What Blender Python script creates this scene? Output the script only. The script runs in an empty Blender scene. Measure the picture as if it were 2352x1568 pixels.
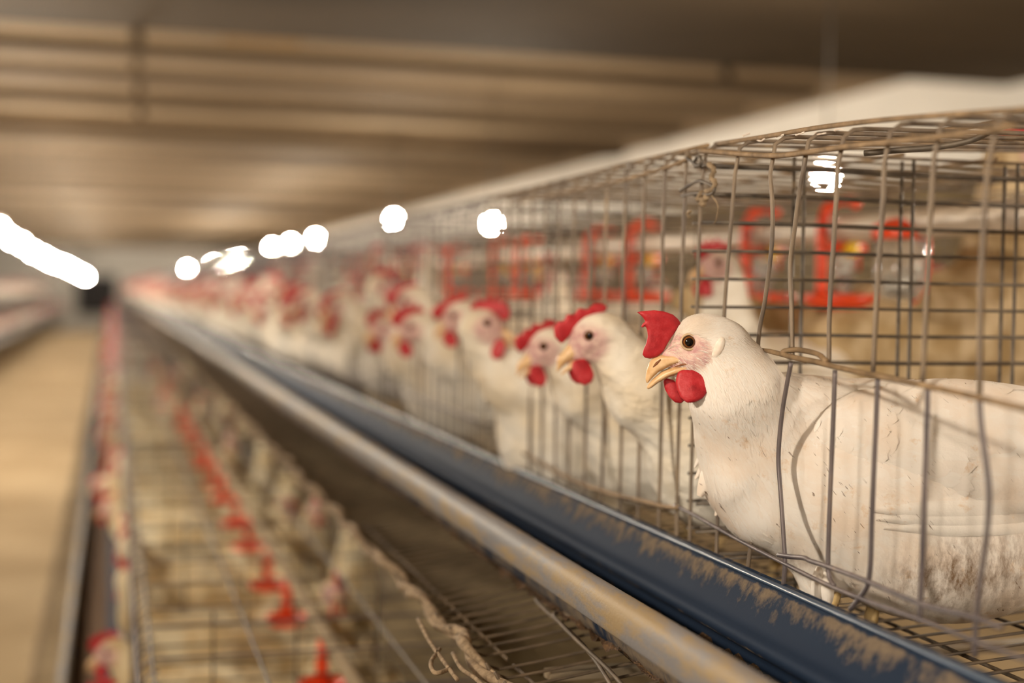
import bpy, math, random
import numpy as np
from mathutils import Matrix, Vector
from mathutils.bvhtree import BVHTree

random.seed(7)
rng = np.random.default_rng(7)
scene = bpy.context.scene
COL = scene.collection

# ------------------------------------------------------------------ camera
W, H = 2352.0, 1568.0
CX, CY = W / 2, H / 2
F = 3225.37                                    # focal length in pixels
R = np.array([[0.96173643, -0.00518067, -0.27392737],
              [-0.27355985, 0.03695144, -0.96114494],
              [0.01510139, 0.99930363, 0.03412032]])   # camera axes -> world
CAM_RIGHT, CAM_UP, CAM_FWD = R[:, 0], R[:, 1], -R[:, 2]


def ray(x, y):
    return R @ np.array([(x - CX) / F, -(y - CY) / F, -1.0])


def at(x, y, X=None, Y=None, Z=None, d=None):
    r = ray(x, y)
    if d is not None:
        return r * d
    if X is not None:
        return r * (X / r[0])
    if Y is not None:
        return r * (Y / r[1])
    return r * (Z / r[2])


cam_data = bpy.data.cameras.new('camera')
cam_data.sensor_width = 36.0
cam_data.lens = F / W * 36.0
cam_data.clip_start = 0.01
cam_data.clip_end = 200
cam_data.dof.use_dof = True
cam_data.dof.focus_distance = 0.985
cam_data.dof.aperture_fstop = 2.85
cam = bpy.data.objects.new('camera', cam_data)
cam.matrix_world = Matrix(R.tolist()).to_4x4()
COL.objects.link(cam)
scene.camera = cam

# ------------------------------------------------------------------ world, exposure
world = bpy.data.worlds.new('world')
scene.world = world
world.use_nodes = True
world.node_tree.nodes['Background'].inputs[0].default_value = (1.0, 0.85, 0.68, 1)
world.node_tree.nodes['Background'].inputs[1].default_value = 0.008
scene.view_settings.view_transform = 'Standard'
scene.view_settings.look = 'None'
scene.view_settings.exposure = 0.0
scene.view_settings.gamma = 1.0
scene.view_settings.use_curve_mapping = False
scene.cycles.sample_clamp_indirect = 6.0
scene.cycles.caustics_reflective = False
scene.cycles.caustics_refractive = False
scene.cycles.max_bounces = 5
scene.cycles.diffuse_bounces = 2
scene.cycles.glossy_bounces = 2
scene.cycles.transmission_bounces = 4
scene.cycles.adaptive_threshold = 0.04
BULB_STRENGTH = 2250.0
BULB_COLOR = (1.0, 0.875, 0.70)

FLOOR_Z, CEIL_Z = -1.40, 1.32
FRONT = 0.45            # X of the upper cage front
BACK = 0.87
TOP_Z, CAGE_FLOOR_Z = 0.12, -0.262
CAGE_L = 0.658
DIV_Y = 1.034           # first divider
LOW_FRONT, LOW_BACK, LOW_TOP, LOW_FLOOR = 0.03, 0.45, -0.40, -0.77
ROW_END = 46.5


# ------------------------------------------------------------------ node helpers
def new_mat(name):
    m = bpy.data.materials.new(name)
    m.use_nodes = True
    nt = m.node_tree
    b = nt.nodes['Principled BSDF']
    return m, nt, b


def N(nt, typ, **kw):
    n = nt.nodes.new(typ)
    for k, v in kw.items():
        if k.startswith('i_'):
            n.inputs[k[2:].replace('_', ' ')].default_value = v
        else:
            setattr(n, k, v)
    return n


def rgba(c):
    return (c[0], c[1], c[2], 1.0)


def ramp(nt, src, stops):
    r = nt.nodes.new('ShaderNodeValToRGB')
    el = r.color_ramp.elements
    while len(el) < len(stops):
        el.new(0.5)
    for e, (p, c) in zip(el, stops):
        e.position = p
        e.color = rgba(c) if hasattr(c, '__len__') else (c, c, c, 1)
    nt.links.new(src, r.inputs[0])
    return r.outputs[0]


def coords(nt, scale=(1, 1, 1), kind='Object'):
    tc = nt.nodes.new('ShaderNodeTexCoord')
    mp = nt.nodes.new('ShaderNodeMapping')
    mp.inputs['Scale'].default_value = scale
    nt.links.new(tc.outputs[kind], mp.inputs[0])
    return mp.outputs[0]


def world_coords(nt, scale=(1, 1, 1)):
    g = nt.nodes.new('ShaderNodeNewGeometry')
    mp = nt.nodes.new('ShaderNodeMapping')
    mp.inputs['Scale'].default_value = scale
    nt.links.new(g.outputs['Position'], mp.inputs[0])
    return mp.outputs[0]


def noise(nt, vec, scale, detail=3.0, rough=0.55):
    n = nt.nodes.new('ShaderNodeTexNoise')
    n.inputs['Scale'].default_value = scale
    n.inputs['Detail'].default_value = detail
    n.inputs['Roughness'].default_value = rough
    nt.links.new(vec, n.inputs['Vector'])
    return n.outputs['Fac']


def mix(nt, fac, a, b, blend='MIX'):
    m = nt.nodes.new('ShaderNodeMix')
    m.data_type = 'RGBA'
    m.blend_type = blend
    for sock, v in ((m.inputs[0], fac), (m.inputs[6], a), (m.inputs[7], b)):
        if hasattr(v, 'is_output'):
            nt.links.new(v, sock)
        elif hasattr(v, '__len__'):
            sock.default_value = rgba(v)
        else:
            sock.default_value = v
    return m.outputs[2]


def math_n(nt, op, a, b=None, clamp=False):
    m = nt.nodes.new('ShaderNodeMath')
    m.operation = op
    m.use_clamp = clamp
    for i, v in enumerate((a, b)):
        if v is None:
            continue
        if hasattr(v, 'is_output'):
            nt.links.new(v, m.inputs[i])
        else:
            m.inputs[i].default_value = v
    return m.outputs[0]


def bump(nt, b, height, strength=0.3, dist=0.001):
    bn = nt.nodes.new('ShaderNodeBump')
    bn.inputs['Strength'].default_value = strength
    bn.inputs['Distance'].default_value = dist
    nt.links.new(height, bn.inputs['Height'])
    nt.links.new(bn.outputs[0], b.inputs['Normal'])


def noisy(name, c1, c2, scale, rough=0.7, metal=0.0, bstr=0.3, bdist=0.001, stretch=(1, 1, 1), lo=0.35, hi=0.65, use_world=False, spec=0.5, c3=None):
    m, nt, b = new_mat(name)
    v = world_coords(nt, stretch) if use_world else coords(nt, stretch)
    f = noise(nt, v, scale, 3)
    stops = [(lo, c1), (hi, c2)]
    if c3 is not None:
        stops.append((min(hi + 0.12, 1.0), c3))
    nt.links.new(ramp(nt, f, stops), b.inputs['Base Color'])
    b.inputs['Roughness'].default_value = rough
    b.inputs['Metallic'].default_value = metal
    b.inputs['Specular IOR Level'].default_value = spec
    if bstr:
        bump(nt, b, noise(nt, v, scale * 2.5, 2), bstr, bdist)
    return m


M = {}
M['wire'] = noisy('galvanised_wire', (0.095, 0.080, 0.088), (0.175, 0.143, 0.142), 60, 0.5, 0.35, 0.4, 0.0006, (1, 1, 0.35), use_world=True, c3=(0.27, 0.20, 0.14))
M['wire_dusty'] = noisy('dusty_wire', (0.17, 0.112, 0.062), (0.30, 0.20, 0.11), 70, 0.75, 0.1, 0.5, 0.0008, use_world=True, c3=(0.40, 0.28, 0.16))
M['wire_up'] = noisy('tan_dusted_wire', (0.135, 0.105, 0.085), (0.24, 0.18, 0.125), 60, 0.6, 0.25, 0.4, 0.0006, (1, 1, 0.35), use_world=True, c3=(0.34, 0.245, 0.145))
M['wire_dark'] = noisy('dark_wire', (0.07, 0.058, 0.05), (0.15, 0.12, 0.09), 50, 0.55, 0.35, 0.4, 0.0006, use_world=True, c3=(0.25, 0.18, 0.11))
M['wire_tray'] = noisy('tray_wire', (0.06, 0.042, 0.026), (0.13, 0.09, 0.055), 40, 0.7, 0.1, 0.3, 0.0006, use_world=True)
M['rope'] = noisy('dusty_twisted_wire', (0.16, 0.11, 0.065), (0.33, 0.24, 0.15), 120, 0.9, 0.0, 0.8, 0.0015, use_world=True, c3=(0.42, 0.31, 0.20))
M['concrete'] = noisy('floor_concrete', (0.39, 0.285, 0.165), (0.52, 0.40, 0.25), 1.3, 0.9, 0, 0.2, 0.003, use_world=True, spec=0.05)
M['ceiling'] = noisy('ceiling_panel', (0.24, 0.172, 0.108), (0.345, 0.258, 0.168), 0.6, 0.8, 0, 0.1, 0.003, (0.5, 2.5, 1), use_world=True, spec=0.08)
M['beam'] = noisy('ceiling_beam', (0.105, 0.074, 0.046), (0.155, 0.112, 0.07), 1.2, 0.8, 0, 0.2, 0.004, (0.4, 1, 1), use_world=True, spec=0.08)
M['girder'] = noisy('dark_girder', (0.055, 0.039, 0.024), (0.085, 0.061, 0.038), 1.5, 0.8, 0, 0.2, 0.004, (0.4, 1, 1), use_world=True, spec=0.08)
M['rust'] = noisy('rust_stain', (0.30, 0.17, 0.04), (0.22, 0.12, 0.03), 5, 0.9)
M['wall_white'] = noisy('white_wall', (0.78, 0.75, 0.70), (0.86, 0.83, 0.78), 1.0, 0.8, 0, 0.1, 0.002, use_world=True, spec=0.08)
M['wall_tan'] = noisy('tan_wall', (0.32, 0.245, 0.155), (0.40, 0.31, 0.205), 1.0, 0.8, 0, 0.1, 0.002, use_world=True, spec=0.08)
M['wall_brown'] = noisy('brown_curtain', (0.13, 0.095, 0.05), (0.20, 0.15, 0.085), 2.0, 0.85, 0, 0.2, 0.004, use_world=True, spec=0.08)
M['fan_dark'] = noisy('fan_housing', (0.02, 0.018, 0.02), (0.035, 0.03, 0.032), 6, 0.6)
M['pipe'] = noisy('white_pipe', (0.62, 0.52, 0.42), (0.74, 0.66, 0.56), 12, 0.35, 0, 0.1, 0.0008, (1, 0.3, 1), use_world=True)
M['orange'] = noisy('orange_red_plastic', (0.78, 0.055, 0.012), (0.86, 0.085, 0.018), 30, 0.35, 0, 0.05, 0.0005)
M['yellow'] = noisy('yellow_plastic', (0.80, 0.48, 0.02), (0.85, 0.55, 0.04), 30, 0.35, 0, 0.05, 0.0005)
M['frame'] = noisy('frame_steel', (0.20, 0.16, 0.11), (0.32, 0.25, 0.17), 15, 0.6, 0.3, 0.2, 0.001, use_world=True)
M['cord'] = noisy('black_cord', (0.03, 0.025, 0.02), (0.06, 0.05, 0.04), 20, 0.6)
M['socket'] = noisy('lamp_socket', (0.55, 0.50, 0.44), (0.65, 0.60, 0.54), 20, 0.4)
M['feed'] = noisy('feed_mash', (0.06, 0.027, 0.009), (0.17, 0.085, 0.03), 260, 0.95, 0, 1.0, 0.004, use_world=True, c3=(0.26, 0.15, 0.06))
M['feather_dirty'] = None


def m_trough():
    m, nt, b = new_mat('blue_trough_plastic')
    w = world_coords(nt)
    sep = nt.nodes.new('ShaderNodeSeparateXYZ')
    at_ = nt.nodes.new('ShaderNodeAttribute')
    at_.attribute_name = 'dust'
    base = mix(nt, noise(nt, world_coords(nt, (1, 0.3, 1)), 30, 3), (0.007, 0.016, 0.037), (0.013, 0.025, 0.052))
    n1 = noise(nt, world_coords(nt, (1.0, 0.9, 0.55)), 75, 7, 0.7)
    n2 = noise(nt, w, 14, 3)
    s = math_n(nt, 'ADD', math_n(nt, 'MULTIPLY', n1, 0.9), math_n(nt, 'MULTIPLY', n2, 0.45))
    s = math_n(nt, 'ADD', s, at_.outputs['Fac'])
    d = ramp(nt, s, [(0.98, 0.0), (1.0, 0.85)]) if False else ramp(nt, math_n(nt, 'MULTIPLY', s, 0.5), [(0.39, 0.0), (0.47, 0.9)])
    dust = mix(nt, noise(nt, w, 220, 4), (0.125, 0.095, 0.068), (0.23, 0.175, 0.12))
    nt.links.new(mix(nt, d, base, dust), b.inputs['Base Color'])
    nt.links.new(math_n(nt, 'ADD', math_n(nt, 'MULTIPLY', d, 0.25), 0.7), b.inputs['Roughness'])
    b.inputs['Specular IOR Level'].default_value = 0.08
    bump(nt, b, math_n(nt, 'ADD', d, math_n(nt, 'MULTIPLY', noise(nt, w, 400, 4), 0.5)), 0.35, 0.0008)
    return m


def m_lip():
    m, nt, b = new_mat('dusty_trough_lip')
    w = world_coords(nt, (1, 0.25, 1))
    n1 = noise(nt, w, 60, 6, 0.65)
    n2 = noise(nt, world_coords(nt, (1, 0.12, 1)), 45, 5)
    grey = mix(nt, n2, (0.11, 0.115, 0.135), (0.25, 0.23, 0.225))
    col = mix(nt, ramp(nt, n1, [(0.46, 0.0), (0.62, 1.0)]), grey, (0.27, 0.195, 0.105))
    nt.links.new(col, b.inputs['Base Color'])
    b.inputs['Specular IOR Level'].default_value = 0.25
    b.inputs['Roughness'].default_value = 0.6
    bump(nt, b, math_n(nt, 'ADD', n1, math_n(nt, 'MULTIPLY', noise(nt, world_coords(nt), 300, 5), 0.4)), 0.5, 0.0015)
    return m


def m_bulb():
    m, nt, b = new_mat('glowing_bulb')
    e = nt.nodes.new('ShaderNodeEmission')
    e.inputs[0].default_value = rgba(BULB_COLOR)
    e.inputs[1].default_value = BULB_STRENGTH
    nt.links.new(e.outputs[0], nt.nodes['Material Output'].inputs[0])
    return m


def m_clear():
    m, nt, b = new_mat('clear_plastic')
    b.inputs['Base Color'].default_value = (0.9, 0.88, 0.84, 1)
    b.inputs['Roughness'].default_value = 0.12
    b.inputs['Transmission Weight'].default_value = 0.75
    b.inputs['IOR'].default_value = 1.3
    return m


def m_hen(name, fine, dirty=False, yellow=False):
    """white plumage, pink skin where the 'face' attribute says so, dirt flecks and stains"""
    m, nt, b = new_mat(name)
    oc = coords(nt)
    n_big = noise(nt, oc, 14, 3)
    white = mix(nt, ramp(nt, n_big, [(0.40, 0.0), (0.68, 1.0)]), (0.88, 0.83, 0.76) if fine else (0.87, 0.82, 0.74), (0.82, 0.73, 0.61) if fine else (0.74, 0.62, 0.45))
    if yellow:
        white = mix(nt, ramp(nt, noise(nt, oc, 25, 4), [(0.40, 0.0), (0.64, 1.0)]), (0.86, 0.77, 0.56), (0.60, 0.44, 0.22))
    if dirty:  # mottled brown dirt, with shade also put into the plumage colour
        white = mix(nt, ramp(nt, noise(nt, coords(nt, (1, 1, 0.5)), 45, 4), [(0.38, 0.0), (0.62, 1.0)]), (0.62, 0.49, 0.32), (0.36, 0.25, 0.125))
    if fine:
        st = noise(nt, coords(nt, (1, 1, 1)), 60, 4, 0.6)
        white = mix(nt, ramp(nt, st, [(0.52, 0.0), (0.72, 0.55)]), white, (0.80, 0.66, 0.48))
        # short dark droppings and dust streaks
        fl = noise(nt, coords(nt, (190, 70, 120)), 1.0, 1.5, 0.5)
        flm = math_n(nt, 'MULTIPLY', ramp(nt, fl, [(0.735, 0.0), (0.76, 1.0)]), ramp(nt, noise(nt, oc, 16, 2), [(0.45, 0.0), (0.60, 1.0)]))
        white = mix(nt, math_n(nt, 'MULTIPLY', flm, 0.8), white, (0.13, 0.06, 0.025))
        so = nt.nodes.new('ShaderNodeAttribute')
        so.attribute_name = 'soil'
        sn = noise(nt, coords(nt, (60, 60, 28)), 1.0, 5, 0.65)
        sm = math_n(nt, 'MULTIPLY', so.outputs['Fac'], ramp(nt, sn, [(0.38, 0.0), (0.62, 1.0)]))
        white = mix(nt, sm, white, (0.20, 0.115, 0.055))
    else:
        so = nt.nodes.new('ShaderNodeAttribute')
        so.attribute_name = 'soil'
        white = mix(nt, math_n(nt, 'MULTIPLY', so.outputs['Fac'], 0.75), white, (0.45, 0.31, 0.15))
    fa = nt.nodes.new('ShaderNodeAttribute')
    fa.attribute_name = 'face'
    pk = noise(nt, oc, 160, 5, 0.65)
    pink = mix(nt, ramp(nt, pk, [(0.36, 0.0), (0.66, 1.0)]), (0.52, 0.28, 0.28), (0.76, 0.56, 0.48))
    nt.links.new(mix(nt, fa.outputs['Fac'], white, pink), b.inputs['Base Color'])
    b.inputs['Roughness'].default_value = 0.85
    b.inputs['Specular IOR Level'].default_value = 0.2
    b.inputs['Subsurface Weight'].default_value = 0.0
    b.inputs['Subsurface Radius'].default_value = (0.006, 0.0035, 0.002)
    b.inputs['Subsurface Scale'].default_value = 1.0
    if fine:
        h = math_n(nt, 'ADD', noise(nt, coords(nt, (1, 1, 1)), 500, 3), noise(nt, oc, 120, 4))
        bump(nt, b, h, 0.45, 0.0012)
    else:
        v = nt.nodes.new('ShaderNodeTexVoronoi')
        v.inputs['Scale'].default_value = 45
        nt.links.new(coords(nt, (0.6, 1, 1)), v.inputs['Vector'])
        bump(nt, b, math_n(nt, 'ADD', v.outputs['Distance'], noise(nt, coords(nt, (0.5, 1, 1)), 110, 5, 0.65)), 0.8, 0.006)
    return m


def m_feather():
    m, nt, b = new_mat('white_feather')
    at_ = nt.nodes.new('ShaderNodeAttribute')
    at_.attribute_name = 'fuv'
    sep = nt.nodes.new('ShaderNodeSeparateXYZ')
    nt.links.new(at_.outputs['Vector'], sep.inputs[0])
    # sep.X along the feather, sep.Y across, sep.Z random per feather
    tone = mix(nt, sep.outputs[2], (0.92, 0.87, 0.815), (0.90, 0.82, 0.745))
    oc = coords(nt)
    warm = ramp(nt, noise(nt, oc, 22, 4), [(0.46, 0.0), (0.70, 0.8)])
    tone = mix(nt, warm, tone, (0.86, 0.71, 0.575))
    mp = nt.nodes.new('ShaderNodeMapping')
    mp.inputs['Rotation'].default_value = (0, 0, math.radians(52))
    nt.links.new(oc, mp.inputs[0])
    mp2 = nt.nodes.new('ShaderNodeMapping')
    mp2.inputs['Scale'].default_value = (95, 520, 160)
    nt.links.new(mp.outputs[0], mp2.inputs[0])
    fl = noise(nt, mp2.outputs[0], 1.0, 2.0, 0.5)
    flm = math_n(nt, 'MULTIPLY', ramp(nt, fl, [(0.675, 0.0), (0.71, 1.0)]), ramp(nt, noise(nt, oc, 20, 2), [(0.47, 0.0), (0.60, 1.0)]))
    tone = mix(nt, math_n(nt, 'MULTIPLY', flm, 0.8), tone, (0.15, 0.07, 0.028))
    ost = ramp(nt, noise(nt, oc, 55, 5, 0.7), [(0.60, 0.0), (0.74, 0.7)])
    tone = mix(nt, ost, tone, (0.72, 0.47, 0.25))
    so = nt.nodes.new('ShaderNodeAttribute')
    so.attribute_name = 'soil'
    sn = noise(nt, coords(nt, (150, 60, 60)), 1.0, 6, 0.7)
    sm = math_n(nt, 'MULTIPLY', so.outputs['Fac'], ramp(nt, sn, [(0.40, 0.10), (0.66, 0.95)]))
    tone = mix(nt, sm, tone, (0.22, 0.125, 0.06))
    nt.links.new(tone, b.inputs['Base Color'])
    b.inputs['Roughness'].default_value = 0.75
    b.inputs['Specular IOR Level'].default_value = 0.25
    bump(nt, b, math_n(nt, 'MULTIPLY', noise(nt, oc, 420, 3), 2.0), 0.25, 0.0005)
    tr = nt.nodes.new('ShaderNodeBsdfTranslucent')
    nt.links.new(tone, tr.inputs[0])
    ms = nt.nodes.new('ShaderNodeMixShader')
    ms.inputs[0].default_value = 0.22
    nt.links.new(b.outputs[0], ms.inputs[1])
    nt.links.new(tr.outputs[0], ms.inputs[2])
    nt.links.new(ms.outputs[0], nt.nodes['Material Output'].inputs[0])
    return m


def m_comb():
    m, nt, b = new_mat('red_comb_skin')
    oc = coords(nt)
    n = noise(nt, oc, 90, 5, 0.6)
    nt.links.new(ramp(nt, n, [(0.30, (0.30, 0.010, 0.016)), (0.52, (0.46, 0.022, 0.030)), (0.72, (0.56, 0.062, 0.075))]), b.inputs['Base Color'])
    b.inputs['Roughness'].default_value = 0.5
    b.inputs['Specular IOR Level'].default_value = 0.35
    b.inputs['Subsurface Weight'].default_value = 0.2
    b.inputs['Subsurface Radius'].default_value = (0.004, 0.0012, 0.0008)
    b.inputs['Subsurface Scale'].default_value = 1.0
    v = nt.nodes.new('ShaderNodeTexVoronoi')
    v.inputs['Scale'].default_value = 700
    nt.links.new(oc, v.inputs['Vector'])
    bump(nt, b, math_n(nt, 'ADD', v.outputs['Distance'], noise(nt, oc, 250, 4)), 0.2, 0.0005)
    return m


def m_beak():
    m, nt, b = new_mat('horn_beak')
    oc = coords(nt)
    nt.links.new(ramp(nt, noise(nt, oc, 120, 4), [(0.3, (0.58, 0.33, 0.14)), (0.7, (0.74, 0.51, 0.29))]), b.inputs['Base Color'])
    b.inputs['Roughness'].default_value = 0.4
    bump(nt, b, noise(nt, coords(nt, (1, 1, 3)), 300, 3), 0.2, 0.0005)
    return m


def m_eye():
    """rings around the local +Z axis: black pupil, amber iris, dark rim"""
    m, nt, b = new_mat('amber_eye')
    tc = nt.nodes.new('ShaderNodeTexCoord')
    ln = nt.nodes.new('ShaderNodeVectorMath')
    ln.operation = 'MULTIPLY'
    ln.inputs[1].default_value = (1, 1, 0)
    nt.links.new(tc.outputs['Object'], ln.inputs[0])
    l2 = nt.nodes.new('ShaderNodeVectorMath')
    l2.operation = 'LENGTH'
    nt.links.new(ln.outputs[0], l2.inputs[0])
    r = math_n(nt, 'MULTIPLY', l2.outputs['Value'], 200.0)      # 5 mm -> 1
    nt.links.new(ramp(nt, r, [(0.0, (0.004, 0.003, 0.003)), (0.56, (0.004, 0.003, 0.003)), (0.60, (0.13, 0.042, 0.009)), (0.78, (0.20, 0.075, 0.016)), (0.84, (0.04, 0.014, 0.008)), (0.95, (0.03, 0.012, 0.008))]), b.inputs['Base Color'])
    b.inputs['Roughness'].default_value = 0.04
    return m


M['trough'] = m_trough()
M['rim'] = noisy('blue_rim', (0.022, 0.045, 0.085), (0.05, 0.08, 0.13), 50, 0.32, 0, 0.2, 0.0006, (1, 0.2, 1), use_world=True)
M['lip'] = m_lip()
M['bulb'] = m_bulb()
M['clear'] = m_clear()
M['hen_fine'] = m_hen('hen_plumage_base', True)
M['hen'] = m_hen('hen_plumage', False)
M['hen_dirty_shaded'] = m_hen('soiled_shaded_plumage', False, True)
M['hen_yellow'] = m_hen('yellowed_hen_plumage', False, False, True)
M['feather'] = m_feather()
M['comb'] = m_comb()
M['beak'] = m_beak()
M['eye'] = m_eye()
M['eyelid'] = noisy('pale_eyelid', (0.56, 0.39, 0.23), (0.68, 0.51, 0.34), 300, 0.6, 0, 0.3, 0.0004)
M['nostril'] = noisy('nostril', (0.18, 0.06, 0.02), (0.25, 0.09, 0.03), 100, 0.7)
M['leg'] = noisy('yellow_leg_skin', (0.55, 0.38, 0.16), (0.66, 0.48, 0.24), 150, 0.6, 0, 0.4, 0.001)
M['lobe'] = noisy('white_ear_lobe', (0.82, 0.74, 0.66), (0.76, 0.62, 0.52), 150, 0.7, 0, 0.5, 0.0008)


# ------------------------------------------------------------------ mesh helpers
def mesh_from(name, V, Fc, smooth=True):
    me = bpy.data.meshes.new(name)
    me.from_pydata(np.asarray(V, float).tolist(), [], [list(map(int, f)) for f in Fc])
    if smooth:
        me.polygons.foreach_set('use_smooth', [True] * len(me.polygons))
    me.update()
    return me


def link(name, me, mat=None, parent=None):
    o = bpy.data.objects.new(name, me)
    COL.objects.link(o)
    if mat is not None and len(me.materials) == 0:
        me.materials.append(M[mat] if isinstance(mat, str) else mat)
    if parent is not None:
        o.parent = parent
    return o


def thing(name, label, cat, loc=(0, 0, 0), group=None, rz=0.0):
    o = bpy.data.objects.new(name, None)
    o.empty_display_size = 0.05
    COL.objects.link(o)
    o.location = tuple(float(c) for c in loc)
    o.rotation_euler = (0, 0, rz)
    return tag(o, label, cat, group)


def tag(o, label=None, cat=None, group=None, kind=None):
    if label:
        o['label'] = label
    if cat:
        o['category'] = cat
    if group:
        o['group'] = group
    if kind:
        o['kind'] = kind
    return o


class MB:
    """collects shapes into one mesh"""

    def __init__(self, off=(0, 0, 0)):
        self.v, self.f, self.n = [], [], 0
        self.off = np.asarray(off, float)

    def add(self, V, Fc):
        V = np.asarray(V, float) - self.off
        self.v.append(V)
        self.f += [[i + self.n for i in f] for f in Fc]
        self.n += len(V)
        return self

    def box(self, lo, hi):
        x0, y0, z0 = lo
        x1, y1, z1 = hi
        V = [(x0, y0, z0), (x1, y0, z0), (x1, y1, z0), (x0, y1, z0), (x0, y0, z1), (x1, y0, z1), (x1, y1, z1), (x0, y1, z1)]
        return self.add(V, [(0, 3, 2, 1), (4, 5, 6, 7), (0, 1, 5, 4), (1, 2, 6, 5), (2, 3, 7, 6), (3, 0, 4, 7)])

    def tube(self, path, r, sides=6, cap=True):
        P = np.asarray(path, float)
        n = len(P)
        rr = np.full(n, r) if np.isscalar(r) else np.asarray(r, float)
        T = np.gradient(P, axis=0)
        T /= np.linalg.norm(T, axis=1)[:, None] + 1e-12
        ref = np.array([0, 0, 1.0]) if abs(T[0][2]) < 0.9 else np.array([1.0, 0, 0])
        u = np.cross(T[0], ref)
        u /= np.linalg.norm(u)
        V = []
        ang = np.arange(sides) * 2 * math.pi / sides
        for i in range(n):
            u = u - T[i] * (u @ T[i])
            u /= np.linalg.norm(u) + 1e-12
            w = np.cross(T[i], u)
            V.append(P[i] + rr[i] * (np.cos(ang)[:, None] * u + np.sin(ang)[:, None] * w))
        Fc = []
        for i in range(n - 1):
            for k in range(sides):
                k2 = (k + 1) % sides
                Fc.append((i * sides + k, i * sides + k2, (i + 1) * sides + k2, (i + 1) * sides + k))
        if cap:
            Fc.append(tuple(range(sides))[::-1])
            Fc.append(tuple((n - 1) * sides + k for k in range(sides)))
        return self.add(np.concatenate(V), Fc)

    def lathe(self, prof, c=(0, 0, 0), seg=20, axis=2):
        V, Fc = [], []
        for (r, z) in prof:
            for k in range(seg):
                a = 2 * math.pi * k / seg
                p = [r * math.cos(a), r * math.sin(a), z]
                if axis == 1:
                    p = [p[0], p[2], p[1]]
                V.append((p[0] + c[0], p[1] + c[1], p[2] + c[2]))
        for i in range(len(prof) - 1):
            for k in range(seg):
                k2 = (k + 1) % seg
                Fc.append((i * seg + k, i * seg + k2, (i + 1) * seg + k2, (i + 1) * seg + k))
        Fc.append(tuple(range(seg))[::-1])
        Fc.append(tuple((len(prof) - 1) * seg + k for k in range(seg)))
        return self.add(V, Fc)

    def mesh(self, name, smooth=True):
        return mesh_from(name, np.concatenate(self.v), self.f, smooth)

    def build(self, name, mat, parent=None, smooth=True):
        return link(name, self.mesh(name, smooth), mat, parent)


def spline(pts, n=6):
    """Catmull-Rom through points"""
    P = np.asarray(pts, float)
    if len(P) < 3:
        return P
    Q = np.vstack([2 * P[0] - P[1], P, 2 * P[-1] - P[-2]])
    out = []
    for i in range(1, len(Q) - 2):
        p0, p1, p2, p3 = Q[i - 1], Q[i], Q[i + 1], Q[i + 2]
        for t in np.arange(n) / n:
            out.append(0.5 * (2 * p1 + (p2 - p0) * t + (2 * p0 - 5 * p1 + 4 * p2 - p3) * t * t + (3 * p1 - p0 - 3 * p2 + p3) * t ** 3))
    out.append(P[-1])
    return np.array(out)


# ------------------------------------------------------------------ signed distance modelling
def smin(a, b, k):
    h = np.clip(0.5 + 0.5 * (b - a) / k, 0, 1)
    return b + (a - b) * h - k * h * (1 - h)


def cone(P, a, b, r1, r2, sq=(1, 1, 1)):
    sq = np.asarray(sq, float)
    a, b = np.asarray(a, float), np.asarray(b, float)
    ba = (b - a) / sq
    q = [(P[i] - a[i]) / sq[i] for i in range(3)]
    t = np.clip((q[0] * ba[0] + q[1] * ba[1] + q[2] * ba[2]) / (ba @ ba), 0, 1)
    d = np.sqrt((q[0] - t * ba[0]) ** 2 + (q[1] - t * ba[1]) ** 2 + (q[2] - t * ba[2]) ** 2)
    return (d - (r1 + (r2 - r1) * t)) * sq.min()


def ell(P, c, r, ax=None):
    q = [P[i] - c[i] for i in range(3)]
    if ax is not None:                        # rows of ax = local axes
        q = [ax[j][0] * q[0] + ax[j][1] * q[1] + ax[j][2] * q[2] for j in range(3)]
    k0 = np.sqrt(sum((q[i] / r[i]) ** 2 for i in range(3))) + 1e-9
    k1 = np.sqrt(sum((q[i] / r[i] ** 2) ** 2 for i in range(3))) + 1e-9
    return k0 * (k0 - 1) / k1


def poly2d(x, y, pts):
    pts = np.asarray(pts, float)
    d = np.full(x.shape, 1e9)
    s = np.ones(x.shape)
    n = len(pts)
    for i in range(n):
        a, b = pts[i], pts[i - 1]
        e = b - a
        wx, wy = x - a[0], y - a[1]
        t = np.clip((wx * e[0] + wy * e[1]) / (e @ e), 0, 1)
        d = np.minimum(d, (wx - e[0] * t) ** 2 + (wy - e[1] * t) ** 2)
        c1, c2, c3 = y >= a[1], y < b[1], e[0] * wy > e[1] * wx
        s = np.where((c1 & c2 & c3) | (~c1 & ~c2 & ~c3), -s, s)
    return s * np.sqrt(d)


def plate(P, pts, r, bulge=0.0):
    """rounded flap with the outline pts in local x, y"""
    d = poly2d(P[0][:, :, :1], P[1][:, :, :1], pts)
    rr = r + bulge * np.clip(-d / 0.012, 0, 1)
    return np.sqrt(np.maximum(d + r, 0) ** 2 + (P[2] * r / rr) ** 2) - r


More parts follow.
